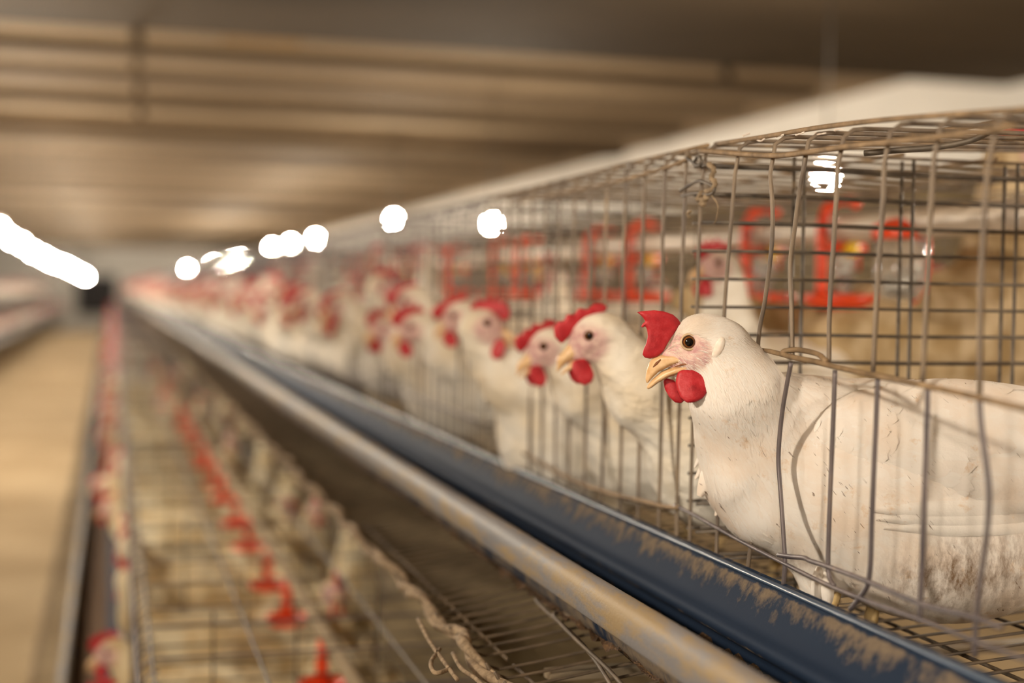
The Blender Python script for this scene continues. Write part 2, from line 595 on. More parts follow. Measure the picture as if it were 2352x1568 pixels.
def surfnet(fn, lo, hi, h, relax=2):
    ax = [np.arange(lo[i], hi[i] + h, h) for i in range(3)]
    G = np.meshgrid(*ax, indexing='ij')
    Fv = fn(G).astype(np.float64)
    S = Fv < 0
    nx, ny, nz = Fv.shape
    cs = np.zeros((nx - 1, ny - 1, nz - 1), int)
    for dx in (0, 1):
        for dy in (0, 1):
            for dz in (0, 1):
                cs += S[dx:nx - 1 + dx, dy:ny - 1 + dy, dz:nz - 1 + dz]
    mask = (cs > 0) & (cs < 8)
    I, J, K = np.nonzero(mask)
    idx = np.full(mask.shape, -1)
    idx[mask] = np.arange(len(I))
    acc = np.zeros((len(I), 3))
    cnt = np.zeros(len(I))
    corners = [(0, 0, 0), (1, 0, 0), (0, 1, 0), (1, 1, 0), (0, 0, 1), (1, 0, 1), (0, 1, 1), (1, 1, 1)]
    for a in range(8):
        for b in range(a + 1, 8):
            ca, cb = np.array(corners[a]), np.array(corners[b])
            if np.abs(ca - cb).sum() != 1:
                continue
            fa = Fv[I + ca[0], J + ca[1], K + ca[2]]
            fb = Fv[I + cb[0], J + cb[1], K + cb[2]]
            m = (fa < 0) != (fb < 0)
            t = np.where(m, fa / np.where(m, fa - fb, 1), 0)
            acc += m[:, None] * (ca + t[:, None] * (cb - ca))
            cnt += m
    V = np.stack([I, J, K], 1) + acc / cnt[:, None]
    V = V * h + np.array([ax[0][0], ax[1][0], ax[2][0]])
    Q = []
    for axis in range(3):
        sl0 = [slice(1, -1)] * 3
        A = S[tuple(slice(None, -1) if i == axis else slice(1, -1) for i in range(3))]
        B = S[tuple(slice(1, None) if i == axis else slice(1, -1) for i in range(3))]
        e = np.nonzero(A != B)
        flip = A[e]
        base = [e[i] + (0 if i == axis else 1) for i in range(3)]
        u, w = (axis + 1) % 3, (axis + 2) % 3

        def cell(du, dw):
            q = list(base)
            q[u] = q[u] - 1 + du
            q[w] = q[w] - 1 + dw
            return idx[q[0], q[1], q[2]]
        c = np.stack([cell(0, 0), cell(1, 0), cell(1, 1), cell(0, 1)], 1)
        c = np.where(flip[:, None], c, c[:, ::-1])
        Q.append(c)
    Q = np.concatenate(Q)
    Q = Q[(Q >= 0).all(1)]
    if relax:
        E = np.concatenate([Q[:, [0, 1]], Q[:, [1, 2]], Q[:, [2, 3]], Q[:, [3, 0]]])
        deg = np.zeros(len(V))
        np.add.at(deg, E.ravel(), 1)
        for _ in range(relax):
            s = np.zeros_like(V)
            np.add.at(s, E[:, 0], V[E[:, 1]])
            np.add.at(s, E[:, 1], V[E[:, 0]])
            V = 0.5 * V + 0.5 * s / np.maximum(deg, 1)[:, None]
    return V, Q


def set_attr(me, name, vals):
    a = me.attributes.new(name, 'FLOAT', 'POINT')
    a.data.foreach_set('value', np.asarray(vals, np.float32))


def sstep(a, b, x):
    t = np.clip((x - a) / (b - a), 0, 1)
    return t * t * (3 - 2 * t)


# ================================================================== the shed
def structure(name, mb, mat, label=None, smooth=False):
    o = mb.build(name, mat, None, smooth)
    o['kind'] = 'structure'
    if label:
        o['label'] = label
    return o


X0, X1, Y0, Y1 = -5.2, 4.6, -6.0, 47.5
structure('floor', MB().box((X0, Y0, FLOOR_Z - 0.1), (X1, Y1, FLOOR_Z)), 'concrete', 'dusty beige concrete floor of the aisle')
structure('ceiling', MB().box((X0, Y0, CEIL_Z), (X1, Y1, CEIL_Z + 0.1)), 'ceiling', 'grimy off-white panelled ceiling')
structure('wall_left', MB().box((X0 - 0.1, Y0, FLOOR_Z), (X0, Y1, CEIL_Z)), 'wall_tan', 'tan side wall beyond the left row')
structure('wall_right', MB().box((X1, Y0, FLOOR_Z), (X1 + 0.1, Y1, CEIL_Z)), 'wall_white', 'whitewashed side wall behind the right row')
structure('wall_back', MB().box((X0, Y0 - 0.1, FLOOR_Z), (X1, Y0, CEIL_Z)), 'wall_tan', 'tan end wall behind the camera')
structure('wall_front', MB().box((X0, Y1, FLOOR_Z), (X1, Y1 + 0.1, CEIL_Z)), 'wall_white', 'pale far end wall of the shed')
structure('trim_1', MB().box((X1 - 0.05, Y0, FLOOR_Z), (X1, Y1, 0.74)), 'wall_brown', 'dark brown lower strip along the right wall')

# ceiling beams
g = thing('ceiling_girder', 'deep dark girder crossing the ceiling nearest the viewer', 'beam', (0, 6.5, CEIL_Z))
MB((0, 6.5, CEIL_Z)).box((X0, 3.9, 1.15), (X1, 6.55, CEIL_Z)).build('girder_body', 'girder', g, False)
for x in (0.10, 2.95):
    MB((0, 6.5, CEIL_Z)).tube([(x, 6.5, 1.16), (x, 6.5, 1.05)], 0.028, 8).build('hanger', 'girder', g)
beam_y = [8.0, 9.0, 10.1, 11.4, 13.0, 15.0, 17.5, 20.5, 24.5, 29.0, 34.0, 40.0]
beam_d = [0.06, 0.05, 0.08, 0.14, 0.05, 0.05, 0.06, 0.04, 0.03, 0.03, 0.03, 0.03]
names = ['second', 'third', 'fourth', 'fifth', 'sixth']
for i, (y, d) in enumerate(zip(beam_y, beam_d)):
    lab = ('brown ceiling beam, %s from the viewer' % names[i]) if i < 5 else 'small far brown beam crossing the ceiling'
    b = tag(MB((0, y, CEIL_Z)).box((X0, y - 0.11, CEIL_Z - d), (4.2, y + 0.11, CEIL_Z)).build('ceiling_beam', 'beam', None, False), lab, 'beam', 'ceiling beams')
    b.location = (0, y, CEIL_Z)
    if i < 3:
        st = MB((0, y, CEIL_Z)).tube([(0.12 + 0.03 * i, y, CEIL_Z - d), (0.12 + 0.03 * i, y, CEIL_Z - d - 0.10)], 0.025, 8).build('hanger', 'beam', b)
r_ = tag(MB((0.75, 7.5, CEIL_Z)).box((0.55, 7.1, CEIL_Z - 0.02), (0.95, 7.6, CEIL_Z - 0.001)).build('rusty_patch', 'rust', None, False), 'rusty orange-brown patch plate on the ceiling', 'plate')
r_.location = (0.75, 7.5, CEIL_Z)

# exhaust fan in the far wall
fx, fz = -0.48, -0.25
fan = thing('exhaust_fan', 'dark square exhaust fan in the far end wall of the aisle', 'fan', (fx, Y1 - 0.2, fz))
m = MB()
for a, b in (((-.62, -.1, -.62), (.62, .2, -.5)), ((-.62, -.1, .5), (.62, .2, .62)), ((-.62, -.1, -.5), (-.5, .2, .5)), ((.5, -.1, -.5), (.62, .2, .5))):
    m.box(a, b)
m.build('fan_frame', 'fan_dark', fan, False)
MB().box((-.5, .1, -.5), (.5, .2, .5)).build('back_plate', 'fan_dark', fan, False)
MB().lathe([(0.06, -0.06), (0.08, 0.0), (0.08, 0.08)], (0, 0, 0), 12, 1).build('hub', 'fan_dark', fan)
for k in range(5):
    a = k * 2 * math.pi / 5
    u, w = np.array([math.cos(a), 0, math.sin(a)]), np.array([-math.sin(a), 0.35, math.cos(a)])
    V = [u * 0.06 - w * 0.03, u * 0.06 + w * 0.03, u * 0.46 + w * 0.11, u * 0.46 - w * 0.11]
    V += [p + np.array([0, 0.012, 0]) for p in V]
    MB().add(V, [(0, 1, 2, 3), (7, 6, 5, 4), (0, 4, 5, 1), (1, 5, 6, 2), (2, 6, 7, 3), (3, 7, 4, 0)]).build('blade', 'fan_dark', fan, False)


# ================================================================== lamps
def make_bulb(x, y, z, label, group):
    t = thing('light_bulb', label, 'lamp', (x, y, z - 0.03), group)
    return t


bulb_me = MB().lathe([(0.004, -0.030), (0.022, -0.019), (0.029, 0.0), (0.024, 0.017), (0.013, 0.034)], (0, 0, 0.03), 7).mesh('bulb')
bulb_me.materials.append(M['bulb'])
sock_me = MB().lathe([(0.014, 0.032), (0.018, 0.04), (0.018, 0.07), (0.008, 0.08)], (0, 0, 0.03), 12).mesh('socket')
sock_me.materials.append(M['socket'])
right_lamps = [(0.07, 0.42), (2.2, 0.42), (4.07, 0.39), (8.37, 0.425), (11.27, 0.58), (15.85, 0.58), (18.14, 0.59), (20.34, 0.60), (25.27, 0.54),
               (27.2, 0.53), (28.72, 0.51), (30.6, 0.53), (32.52, 0.55), (44.08, 0.61)]
left_lamps = [(-3.7, 0.38), (-1.7, 0.38), (0.3, 0.40), (3.3, 0.38), (5.6, 0.38), (8.2, 0.38), (10.34, 0.39), (11.4, 0.36), (12.78, 0.36), (14.49, 0.335), (16.75, 0.33), (18.6, 0.32), (20.62, 0.32), (22.5, 0.33),
              (24.4, 0.345), (26.5, 0.33), (29.0, 0.33), (31.5, 0.33), (34.0, 0.32), (36.5, 0.31), (38.62, 0.31), (41.0, 0.31), (43.5, 0.30)]
for X, lst, side in ((2.2, right_lamps, 0), (-0.75, left_lamps, 1)):
    for i, (y, z) in enumerate(lst):
        if side == 0:
            lab = {2: 'bright bulb seen through the wire top of the nearest cage', 3: 'round glowing bulb seen through the cage bars left of the drinkers',
                   4: 'half-hidden glowing bulb just above the blurred cage top edge', 13: 'leftmost glowing bulb of the right-hand lamp line'}.get(i, 'glowing bulb in the right-hand line over the far aisle')
        else:
            lab = {22: 'lowest glowing bulb of the left lamp line, over the dark fan'}.get(i, 'glowing bulb in the left-hand line over the near aisle')
        t = make_bulb(X + (0.045 if side == 0 and i == 3 else 0), y, z, lab, 'bulbs over the right aisle' if side == 0 else 'bulbs over the left aisle')
        link('bulb', bulb_me, None, t)
        link('socket', sock_me, None, t)
        MB().tube([(0, 0, 0.10), (0, 0, CEIL_Z - z + 0.03)], 0.004, 5).build('cord', 'cord', t)


# ================================================================== cages
PERIOD = 0.676
CAGE_H = TOP_Z - CAGE_FLOOR_Z
BAR_R = 0.0016


def copy_obj(o, parent=None):
    c = o.copy()
    COL.objects.link(c)
    c.parent = parent
    return c


def bent_bar(y, z_top=CAGE_H, z_bot=0.0, depth=BACK - FRONT, jit=0.0):
    """one wire: up the front, round the corner, back along the top (local, front at x=0)"""
    j = (rng.random(4) - 0.5) * jit
    return np.array([(0, y + j[0], z_bot), (0, y + j[1], z_top * 0.45), (0, y + j[2], z_top * 0.75), (0, y + j[3] * .5, z_top - 0.016), (0.003, y, z_top - 0.006),
                     (0.010, y, z_top - 0.001), (0.018, y, z_top), (depth * 0.5, y + j[0], z_top), (depth, y, z_top)])


def floor_path(y):
    return np.array([(BACK - FRONT, y, 0.03), (0.0, y, 0.0), (-0.13, y, -0.020), (-0.165, y, -0.0245), (-0.178, y, -0.020), (-0.182, y, -0.012)])


NB = 13
BAR_YS = [0.012 + i * (CAGE_L - 0.024) / NB for i in range(NB + 1)]
ROD_ZS = [CAGE_H - 0.016 - i * 0.0225 for i in range(16)]
VERT_XS = [0.0, 0.089, 0.189, 0.289, 0.389, 0.42]
TOP_XS = [0.012, 0.10, 0.19, 0.28, 0.37, 0.42]
mb = MB()
for i, y in enumerate(BAR_YS):
    P = bent_bar(y, jit=0.006)
    mb.tube(P if i % 3 == 0 else P[:7], 0.0012, 4, False)
for z, x in ((CAGE_H - 0.012, -0.003), (0.10, -0.003), (CAGE_H * 0.52, -0.003)):
    mb.tube([(x, 0, z), (x, CAGE_L, z)], 0.0018, 4, False)
front_me = mb.mesh('front_panel')
front_me.materials.append(M['wire'])
mb = MB()
for x in (0.012, 0.12, 0.27, 0.42):
    mb.tube([(x, 0, CAGE_H + 0.002), (x, CAGE_L, CAGE_H + 0.002)], 0.0018, 4, False)
top_me = mb.mesh('top_panel')
top_me.materials.append(M['wire_dark'])
mb = MB()
for z in ROD_ZS:
    mb.tube([(0, CAGE_L, z), (0.42, CAGE_L, z)], 0.0014, 4, False)
for x in VERT_XS:
    mb.tube([(x, CAGE_L, 0), (x, CAGE_L, CAGE_H)], 0.0015, 4, False)
div_me = mb.mesh('divider_panel')
div_me.materials.append(M['wire_dark'])
mb = MB()
for i in range(26):
    mb.tube(floor_path(0.012 + i * 0.0254), 0.0013, 4, False)
for x in (0.06, 0.14, 0.22, 0.30, 0.38):
    mb.tube([(x, 0, 0.03 * x / 0.42 - 0.003), (x, CAGE_L, 0.03 * x / 0.42 - 0.003)], 0.0016, 4, False)
floor_me = mb.mesh('floor_panel')
floor_me.materials.append(M['wire_tray'])


def panel_cage(x, y, z, label, group, mirror=False, parts=('front', 'top', 'divider', 'floor')):
    t = thing('wire_cage', label, 'cage', (x, y, z), group)
    if mirror:
        t.scale = (-1, 1, 1)
    for nm, me in (('front', front_me), ('top', top_me), ('divider', div_me), ('floor', floor_me)):
        if nm in parts:
            tag(link(nm + '_panel', me, None, t), kind='stuff')
    return t


NC = 67
y_of = lambda k: DIV_Y - CAGE_L + k * PERIOD
for k in range(2, NC):
    lab = {2: 'upper-tier wire cage just left of the two sharper cages', 3: 'fourth upper-tier wire cage along the right row'}.get(k, 'blurred upper-tier wire cage in the right row')
    panel_cage(FRONT, y_of(k), CAGE_FLOOR_Z, lab, 'upper front cages')
for k in range(0, NC):
    lab = {0: 'nearest lower-tier wire cage below the egg tray', 1: 'second lower-tier wire cage below the egg tray'}.get(k, 'blurred lower-tier wire cage below the egg tray')
    panel_cage(LOW_FRONT, y_of(k), LOW_FLOOR, lab, 'lower front cages')
for k in range(-1, 22):
    panel_cage(2 * BACK - FRONT, y_of(k), CAGE_FLOOR_Z, 'back-to-back wire cage behind the drinker pipe', 'rear cages', True, ('front', 'top', 'divider'))
for k in range(24, NC):
    panel_cage(-1.5 - FRONT, y_of(k), CAGE_FLOOR_Z, 'far upper-tier wire cage of the left row', 'left row upper cages', True, ('front', 'top', 'floor'))
    panel_cage(-1.5 - LOW_FRONT, y_of(k), LOW_FLOOR, 'far lower-tier wire cage of the left row', 'left row lower cages', True, ('front', 'top', 'floor'))

# ---- cage 1 (behind the first divider): every front bar a part
ROD_H = MB().tube([(0, 0, 0), (0.105, 0, 0.0006), (0.21, 0, -0.0004), (0.42, 0, 0)], 0.0014, 6).mesh('rod')
ROD_H.materials.append(M['wire_dark'])
ROD_V = MB().tube([(0, 0, 0), (0, 0, CAGE_H - 0.004)], 0.0015, 6).mesh('rod')
ROD_V.materials.append(M['wire_dark'])
TRAY_W = MB().tube(floor_path(0), 0.0013, 5).mesh('tray_wire')
TRAY_W.materials.append(M['wire_tray'])
TOP_ROD = MB().tube(spline([(0, 0, 0), (0.002, 0.2, 0.001), (-0.001, 0.45, -0.001), (0, CAGE_L, 0)], 4), 0.0018, 6).mesh('top_rod')
TOP_ROD.materials.append(M['wire_dusty'])


def divider(t, y, zs=ROD_ZS, dz=0.0):
    for z in zs:
        o = link('rod', ROD_H, None, t)
        o.location = (0, y, z + dz)
    for x in VERT_XS[1:]:
        o = link('rod', ROD_V, None, t)
        o.location = (x, y, 0)


def tray(t):
    for i in range(26):
        o = link('tray_wire', TRAY_W, None, t)
        o.location = (0, 0.012 + i * 0.0254, 0)
    mb = MB()
    for x in (0.06, 0.14, 0.22, 0.30, 0.38):
        mb.tube([(x, 0, 0.03 * x / 0.42 - 0.003), (x, CAGE_L, 0.03 * x / 0.42 - 0.003)], 0.0016, 5)
    tag(mb.build('floor_rods', 'wire_tray', t), kind='stuff')
    for x, z in ((-0.06, -0.012), (-0.15, -0.025)):
        MB().tube([(x, 0, z), (x, CAGE_L, z)], 0.0016, 5).build('tray_rod', 'wire_tray', t)


c1 = thing('wire_cage', 'second wire cage from the right, holding the two hens left of the foreground hen', 'cage', (FRONT, y_of(1), CAGE_FLOOR_Z), 'upper front cages')
for i, y in enumerate(BAR_YS):
    y = y + (0.012 if i == 0 else 0.0)
    if i == 0:
        P = np.array([at(1578, 345, X=FRONT), at(1572, 480, X=FRONT), at(1566, 640, X=FRONT), at(1561, 900, X=FRONT), at(1556, 1080, X=FRONT), at(1553, 1300, X=FRONT)]) - np.array([FRONT, y_of(1), CAGE_FLOOR_Z])
        P = np.vstack([spline(P[::-1], 4), [(0.004, P[0][1] + .001, CAGE_H - 0.004), (0.015, P[0][1], CAGE_H), (0.42, P[0][1], CAGE_H)]])
    else:
        P = spline(bent_bar(y, jit=0.008), 3)
    MB().tube(P, BAR_R, 7).build('bar', 'wire_up', c1)
for x in TOP_XS:
    o = link('top_rod', TOP_ROD, None, c1)
    o.location = (x, 0, CAGE_H + 0.002)
P = np.array([at(1585, 362, X=FRONT - .003), at(1545, 380, X=FRONT - .003), at(1490, 397, X=FRONT - .003), at(1440, 412, X=FRONT - .003), at(1380, 425, X=FRONT - .003), at(1300, 441, X=FRONT - .003), at(1180, 468, X=FRONT - .003)]) - np.array([FRONT, y_of(1), CAGE_FLOOR_Z])
MB().tube(spline(P, 5), 0.0018, 7).build('front_rod', 'wire_dusty', c1)
P = np.array([at(x, y, X=FRONT - .003) for x, y in ((1560, 1166), (1525, 1163), (1480, 1152), (1430, 1140), (1385, 1128), (1310, 1100), (1200, 1040))]) - np.array([FRONT, y_of(1), CAGE_FLOOR_Z])
MB().tube(spline(P, 5), 0.0022, 7).build('bottom_rod', 'wire_dusty', c1)
divider(c1, 0.0)
divider(c1, CAGE_L)
tray(c1)

# ---- cage 0: the nearest one, wires bent as in the photograph
O0 = np.array([FRONT, y_of(0), CAGE_FLOOR_Z])
c0 = thing('wire_cage', 'nearest sharp wire cage, holding the white hen in the foreground', 'cage', O0, 'upper front cages')


def top_z(Y):
    return 0.1205 - 0.05 * max(0.0, 1.03 - Y) - 0.02 * max(0.0, 0.7 - Y)


def over_top(p):
    """continue a front wire round the corner and along the cage top"""
    Y = p[1]
    z = top_z(Y)
    return np.array([(FRONT, Y, z - 0.016), (FRONT + 0.003, Y, z - 0.006), (FRONT + 0.010, Y, z - 0.001), (FRONT + 0.018, Y, z), (FRONT + 0.2, Y + 0.002, z + 0.004), (BACK, Y, z + 0.012)])


upper_bars = [
    [(1612, 420), (1608, 500), (1601, 700), (1594, 900), (1588, 1080), (1583, 1300)],
    [(1688, 400), (1683, 470), (1672, 600), (1663, 730), (1655, 950), (1649, 1150), (1645, 1300)],
    [(1769, 400), (1774, 470), (1773, 560), (1757, 690), (1742, 780), (1736, 960), (1731, 1180), (1716, 1320)],
    [(1845, 390), (1838, 430), (1826, 520), (1815, 610), (1819, 720), (1820, 826)],
    [(1925, 380), (1921, 460), (1911, 620), (1905, 730), (1904, 842)],
    [(2032, 370), (2027, 480), (2014, 690), (2005, 858)],
    [(2146, 360), (2137, 500), (2127, 720), (2119, 880)],
    [(2278, 340), (2265, 440), (2254, 640), (2250, 905)],
]
for pts in upper_bars:
    P = np.array([at(x, y, X=FRONT) for x, y in pts])
    top = over_top(at(pts[0][0] + 3, pts[0][1] - 50, X=FRONT))
    top[:, 1] += P[0][1] - top[0][1] - 0.001
    full = np.vstack([spline(P[::-1], 5), top[1:]])
    MB(O0).tube(full, BAR_R, 8).build('bar', 'wire_up', c0)
for Y in (0.607, 0.556, 0.505, 0.455, 0.405):
    z = top_z(Y)
    P = np.vstack([[(FRONT, Y, CAGE_FLOOR_Z + 0.02), (FRONT, Y + .002, -0.05)], over_top((FRONT, Y, 0))])
    MB(O0).tube(P, BAR_R, 7).build('bar', 'wire', c0)
# long wires along the top
for i, x in enumerate(TOP_XS):
    P = [(FRONT + x, Y, top_z(Y) + 0.002 + 0.012 * x / 0.42 + 0.0015 * math.sin(Y * 17 + i)) for Y in np.linspace(y_of(0), DIV_Y + 0.004, 9)]
    MB(O0).tube(spline(P, 3), 0.0018, 7).build('top_rod', 'wire_dusty', c0)
P = np.array([at(x, y, X=FRONT - .003) for x, y in ((1606, 346), (1650, 349), (1720, 355), (1790, 357), (1860, 349), (1950, 336), (2060, 325), (2180, 312), (2330, 290))])
MB(O0).tube(spline(P, 5), 0.0019, 8).build('front_rod', 'wire_dusty', c0)
# loose diagonal wire lying on the cage top
P = np.array([at(x, y, d=d) for x, y, d in ((1985, 352, .98), (2060, 345, .97), (2150, 338, .96), (2230, 322, .95), (2300, 292, .94), (2400, 272, .93))])
MB(O0).tube(spline(P, 4), 0.0022, 7).build('cross_wire', 'wire_dark', c0)
# lower rail
P = np.array([at(x, y, X=FRONT - .003) for x, y in ((1548, 1160), (1590, 1180), (1640, 1208), (1710, 1247), (1800, 1293), (1900, 1342), (2000, 1383), (2120, 1425), (2240, 1472), (2400, 1530))])
MB(O0).tube(spline(P, 5), 0.0015, 8).build('bottom_rod', 'wire', c0)
divider(c0, CAGE_L)
tray(c0)
# swinging gate
gate = bpy.data.objects.new('gate', None)
COL.objects.link(gate)
gate.parent = c0
GX = FRONT - 0.004
P = np.array([at(x, y, X=GX) for x, y in ((1897, 829), (1868, 814), (1840, 806), (1814, 803), (1803, 807), (1806, 815), (1830, 822), (1868, 829), (1910, 840), (1990, 858), (2080, 876), (2200, 902), (2352, 938), (2480, 968))])
P[1:4, 0] += 0.004
P[4:6, 0] -= 0.001
MB(O0).tube(spline(P, 5), 0.0019, 8).build('gate_rod', 'wire_dusty', gate)
P = np.array([at(x, y, X=GX + .001) for x, y in ((1743, 801), (1770, 807), (1810, 817), (1850, 828))])
MB(O0).tube(P, [0.0008, 0.0018, 0.0018, 0.0018], 8).build('wire_stub', 'wire_dusty', gate)
P = np.array([at(x, y, X=GX) for x, y in ((1788, 1274), (1815, 1278), (1848, 1281), (1862, 1288), (1905, 1302), (1990, 1334), (2110, 1385), (2180, 1404), (2225, 1414), (2300, 1440))])
MB(O0).tube(spline(P, 5), 0.0017, 8).build('gate_rod', 'wire', gate)
gate_bars = [
    [(1817, 832), (1806, 890), (1795, 960), (1788, 1050), (1793, 1130), (1799, 1220), (1803, 1290), (1799, 1345)],
    [(1918, 850), (1915, 930), (1911, 1030), (1905, 1180), (1902, 1290), (1905, 1325), (1916, 1345)],
    [(2016, 866), (2013, 950), (2008, 1060), (2003, 1180), (1999, 1300), (1992, 1345), (1978, 1368), (1953, 1400)],
    [(2131, 885), (2128, 1000), (2123, 1150), (2118, 1300), (2112, 1430)],
    [(2249, 912), (2254, 980), (2266, 1070), (2272, 1140), (2266, 1230), (2252, 1330), (2242, 1430), (2238, 1510)],
    [(2385, 945), (2390, 1100), (2380, 1300), (2372, 1540)],
]
for pts in gate_bars:
    P = np.array([at(x, y, X=GX + 0.0015) for x, y in pts])
    MB(O0).tube(spline(P, 5), BAR_R, 8).build('bar', 'wire', gate)

# binding wire and cobwebbed straw at the cage corner
bw = thing('binding_wire', 'rusty twisted tie wire with dried debris at the cage corner', 'wire', at(1600, 440, X=FRONT - .006))
B0 = np.array(bw.location)


def corner(pts, dx=-0.006):
    return np.array([at(x, y, X=FRONT + dx) for x, y in pts]) - B0


MB().tube(spline(corner([(1577, 362), (1592, 372), (1604, 358), (1612, 372), (1602, 380), (1585, 368)]), 5), 0.0014, 6).build('tie_loop', 'wire_dark', bw)
MB().tube(spline(corner([(1563, 437), (1585, 424), (1608, 415), (1640, 430), (1632, 446), (1600, 443), (1566, 449)]), 5), 0.0014, 6).build('tie_loop', 'wire_dark', bw)
MB().tube(spline(corner([(1626, 376), (1640, 390), (1634, 408), (1643, 420), (1636, 436), (1622, 440)]), 5), [0.0014 + 0.0011 * abs(math.sin(i * 1.3)) for i in range(26)], 6).build('twist', 'rope', bw)
MB().tube(spline(corner([(1616, 440), (1604, 455), (1618, 462), (1610, 470), (1624, 450)]), 5), [0.0012 + 0.0018 * abs(math.sin(i * 0.9)) for i in range(21)], 6).build('debris', 'rope', bw)
MB().tube(spline(corner([(1628, 440), (1648, 470), (1646, 500), (1640, 515)]), 5), 0.0006, 5).build('straw', 'rope', bw)
MB().tube(spline(corner([(1584, 500), (1578, 490), (1586, 484)]), 5), 0.0010, 5).build('straw', 'rope', bw)

# dust fluff on the near cage top
for i, (x, y) in enumerate(((1712, 312), (1745, 322), (1790, 314), (1835, 309), (1880, 307), (1925, 300))):
    p = at(x, y, X=FRONT + .01)
    t = tag(MB(p).tube(spline([p + np.array([0, -.008, .0005]) + (rng.random(3) - .5) * .002, p + (rng.random(3) - .5) * .003, p + np.array([.002, .008, 0.001]), p + np.array([.005, .012, .002])], 4), [0.0003 + 0.0006 * rng.random() for _ in range(13)], 5).build('dust_fluff', 'lobe'),
            'tiny pale feather fluff caught on the near cage top', 'fluff', 'fluff on the cage top')
    t.location = tuple(p)


# ================================================================== troughs
def offset_profile(pts, th):
    P = np.asarray(pts, float)
    T = np.gradient(P, axis=0)
    T /= np.linalg.norm(T, axis=1)[:, None]
    Nn = np.stack([-T[:, 1], T[:, 0]], 1)
    return P + Nn * th


def extrude(pts, ys, closed=True):
    P = np.asarray(pts, float)
    n = len(P)
    V = np.concatenate([np.column_stack([P[:, 0], np.full(n, y), P[:, 1]]) for y in ys])
    Fc = []
    m = n if closed else n - 1
    for i in range(len(ys) - 1):
        for k in range(m):
            k2 = (k + 1) % n
            Fc.append((i * n + k, i * n + k2, (i + 1) * n + k2, (i + 1) * n + k))
    if closed:
        Fc.append(tuple(range(n))[::-1])
        Fc.append(tuple((len(ys) - 1) * n + k for k in range(n)))
    return V, Fc


YS = np.concatenate([np.arange(0.25, 3, 0.05), np.arange(3, 10, 0.5), np.linspace(10, ROW_END, 20)])
inner = spline([(0.4405, -0.2005), (0.437, -0.2055), (0.431, -0.217), (0.4245, -0.2275), (0.4165, -0.2325), (0.4185, -0.2385), (0.429, -0.246), (0.431, -0.258), (0.420, -0.267), (0.39, -0.269), (0.36, -0.262), (0.350, -0.245), (0.3435, -0.220)], 3)
dust_at = np.interp(np.linspace(0, 1, len(inner)), [0, .06, .18, .27, .36, .42, .5, .6, .7, .85, 1], [-.05, .26, .06, -.20, -.12, .16, -.22, -.3, .1, .2, .2])
outer = offset_profile(inner, -0.0016)
loop = np.vstack([inner, outer[::-1]])
V, Fc = extrude(loop, YS)
trough_me = mesh_from('trough_body', V, Fc)
set_attr(trough_me, 'dust', np.tile(np.concatenate([dust_at, dust_at[::-1]]), len(YS)))
trough_me.materials.append(M['trough'])
rim = MB().tube([(0.4425, y, -0.1995) for y in YS], 0.0025, 10).mesh('rim')
set_attr(rim, 'dust', np.full(len(rim.vertices), -0.42))
rim.materials.append(M['rim'])
lipP = spline([(0.3440, -0.222), (0.3455, -0.213), (0.342, -0.2055), (0.335, -0.2035), (0.3285, -0.2075), (0.3255, -0.216), (0.3265, -0.2285), (0.3290, -0.2300), (0.331, -0.221)], 4)
lipQ = offset_profile(lipP, 0.0016)
V, Fc = extrude(np.vstack([lipP, lipQ[::-1]]), YS)
Vn = np.array(V)
lip_me = mesh_from('front_lip', Vn, Fc)
lip_me.materials.append(M['lip'])
fx_ = np.linspace(0.350, 0.430, 14)
fy = np.concatenate([np.arange(0.3, 2.2, 0.008), np.linspace(2.3, ROW_END - .1, 60)])
GX_, GY_ = np.meshgrid(fx_, fy)
GZ_ = -0.2585 + 0.002 * np.sin(GY_ * 9) + 0.0022 * rng.standard_normal(GX_.shape) 
V = np.stack([GX_.ravel(), GY_.ravel(), GZ_.ravel()], 1)
nx = len(fx_)
Fc = [(j * nx + i, j * nx + i + 1, (j + 1) * nx + i + 1, (j + 1) * nx + i) for j in range(len(fy) - 1) for i in range(nx - 1)]
feed_me = mesh_from('feed', V, Fc)
feed_me.materials.append(M['feed'])


V, Fc = extrude([(0.4430, -0.1990), (0.4488, -0.1975), (0.4488, -0.1990), (0.4430, -0.2008)], YS)
flange_me = mesh_from('flange', V, Fc, False)
set_attr(flange_me, 'dust', np.full(len(V), 0.12))
flange_me.materials.append(M['trough'])


def add_trough(loc, mirror, label):
    t = thing('feed_trough', label, 'trough', loc)
    if mirror:
        t.scale = (-1, 1, 1)
    link('trough_body', trough_me, None, t)
    link('rim', rim, None, t)
    link('flange', flange_me, None, t)
    link('front_lip', lip_me, None, t)
    tag(link('feed', feed_me, None, t), 'brown ground feed', kind='stuff')


add_trough((0, 0, 0), False, 'dusty blue feed trough running along the upper cages')
add_trough((-0.42, 0, -0.508), False, 'blurred lower feed trough beside the aisle floor')
add_trough((-1.5, 0, 0), True, 'far upper feed trough of the left row')
add_trough((-1.08, 0, -0.508), True, 'far lower feed trough of the left row')

# dusty twisted wire along the tray edge
def rope_edge(loc, mirror, label):
    t = thing('twisted_edge_wire', label, 'wire', loc)
    if mirror:
        t.scale = (-1, 1, 1)
    ys = np.concatenate([np.arange(0.3, 5, 0.012), np.linspace(5.1, ROW_END, 120)])
    for s in (0, math.pi):
        P = np.stack([0.270 + 0.0055 * np.sin(ys * 41) * np.sin(ys * 7.0 + 1) + 0.0028 * np.cos(ys * 38 + s), ys,
                      -0.279 + 0.0045 * np.sin(ys * 36 + 1.0) + 0.0028 * np.sin(ys * 38 + s)], 1)
        rr = 0.0034 + 0.0010 * np.sin(ys * 61 + s) + 0.0008 * rng.random(len(ys))
        MB().tube(P, rr, 7).build('strand', 'rope', t)
    return t


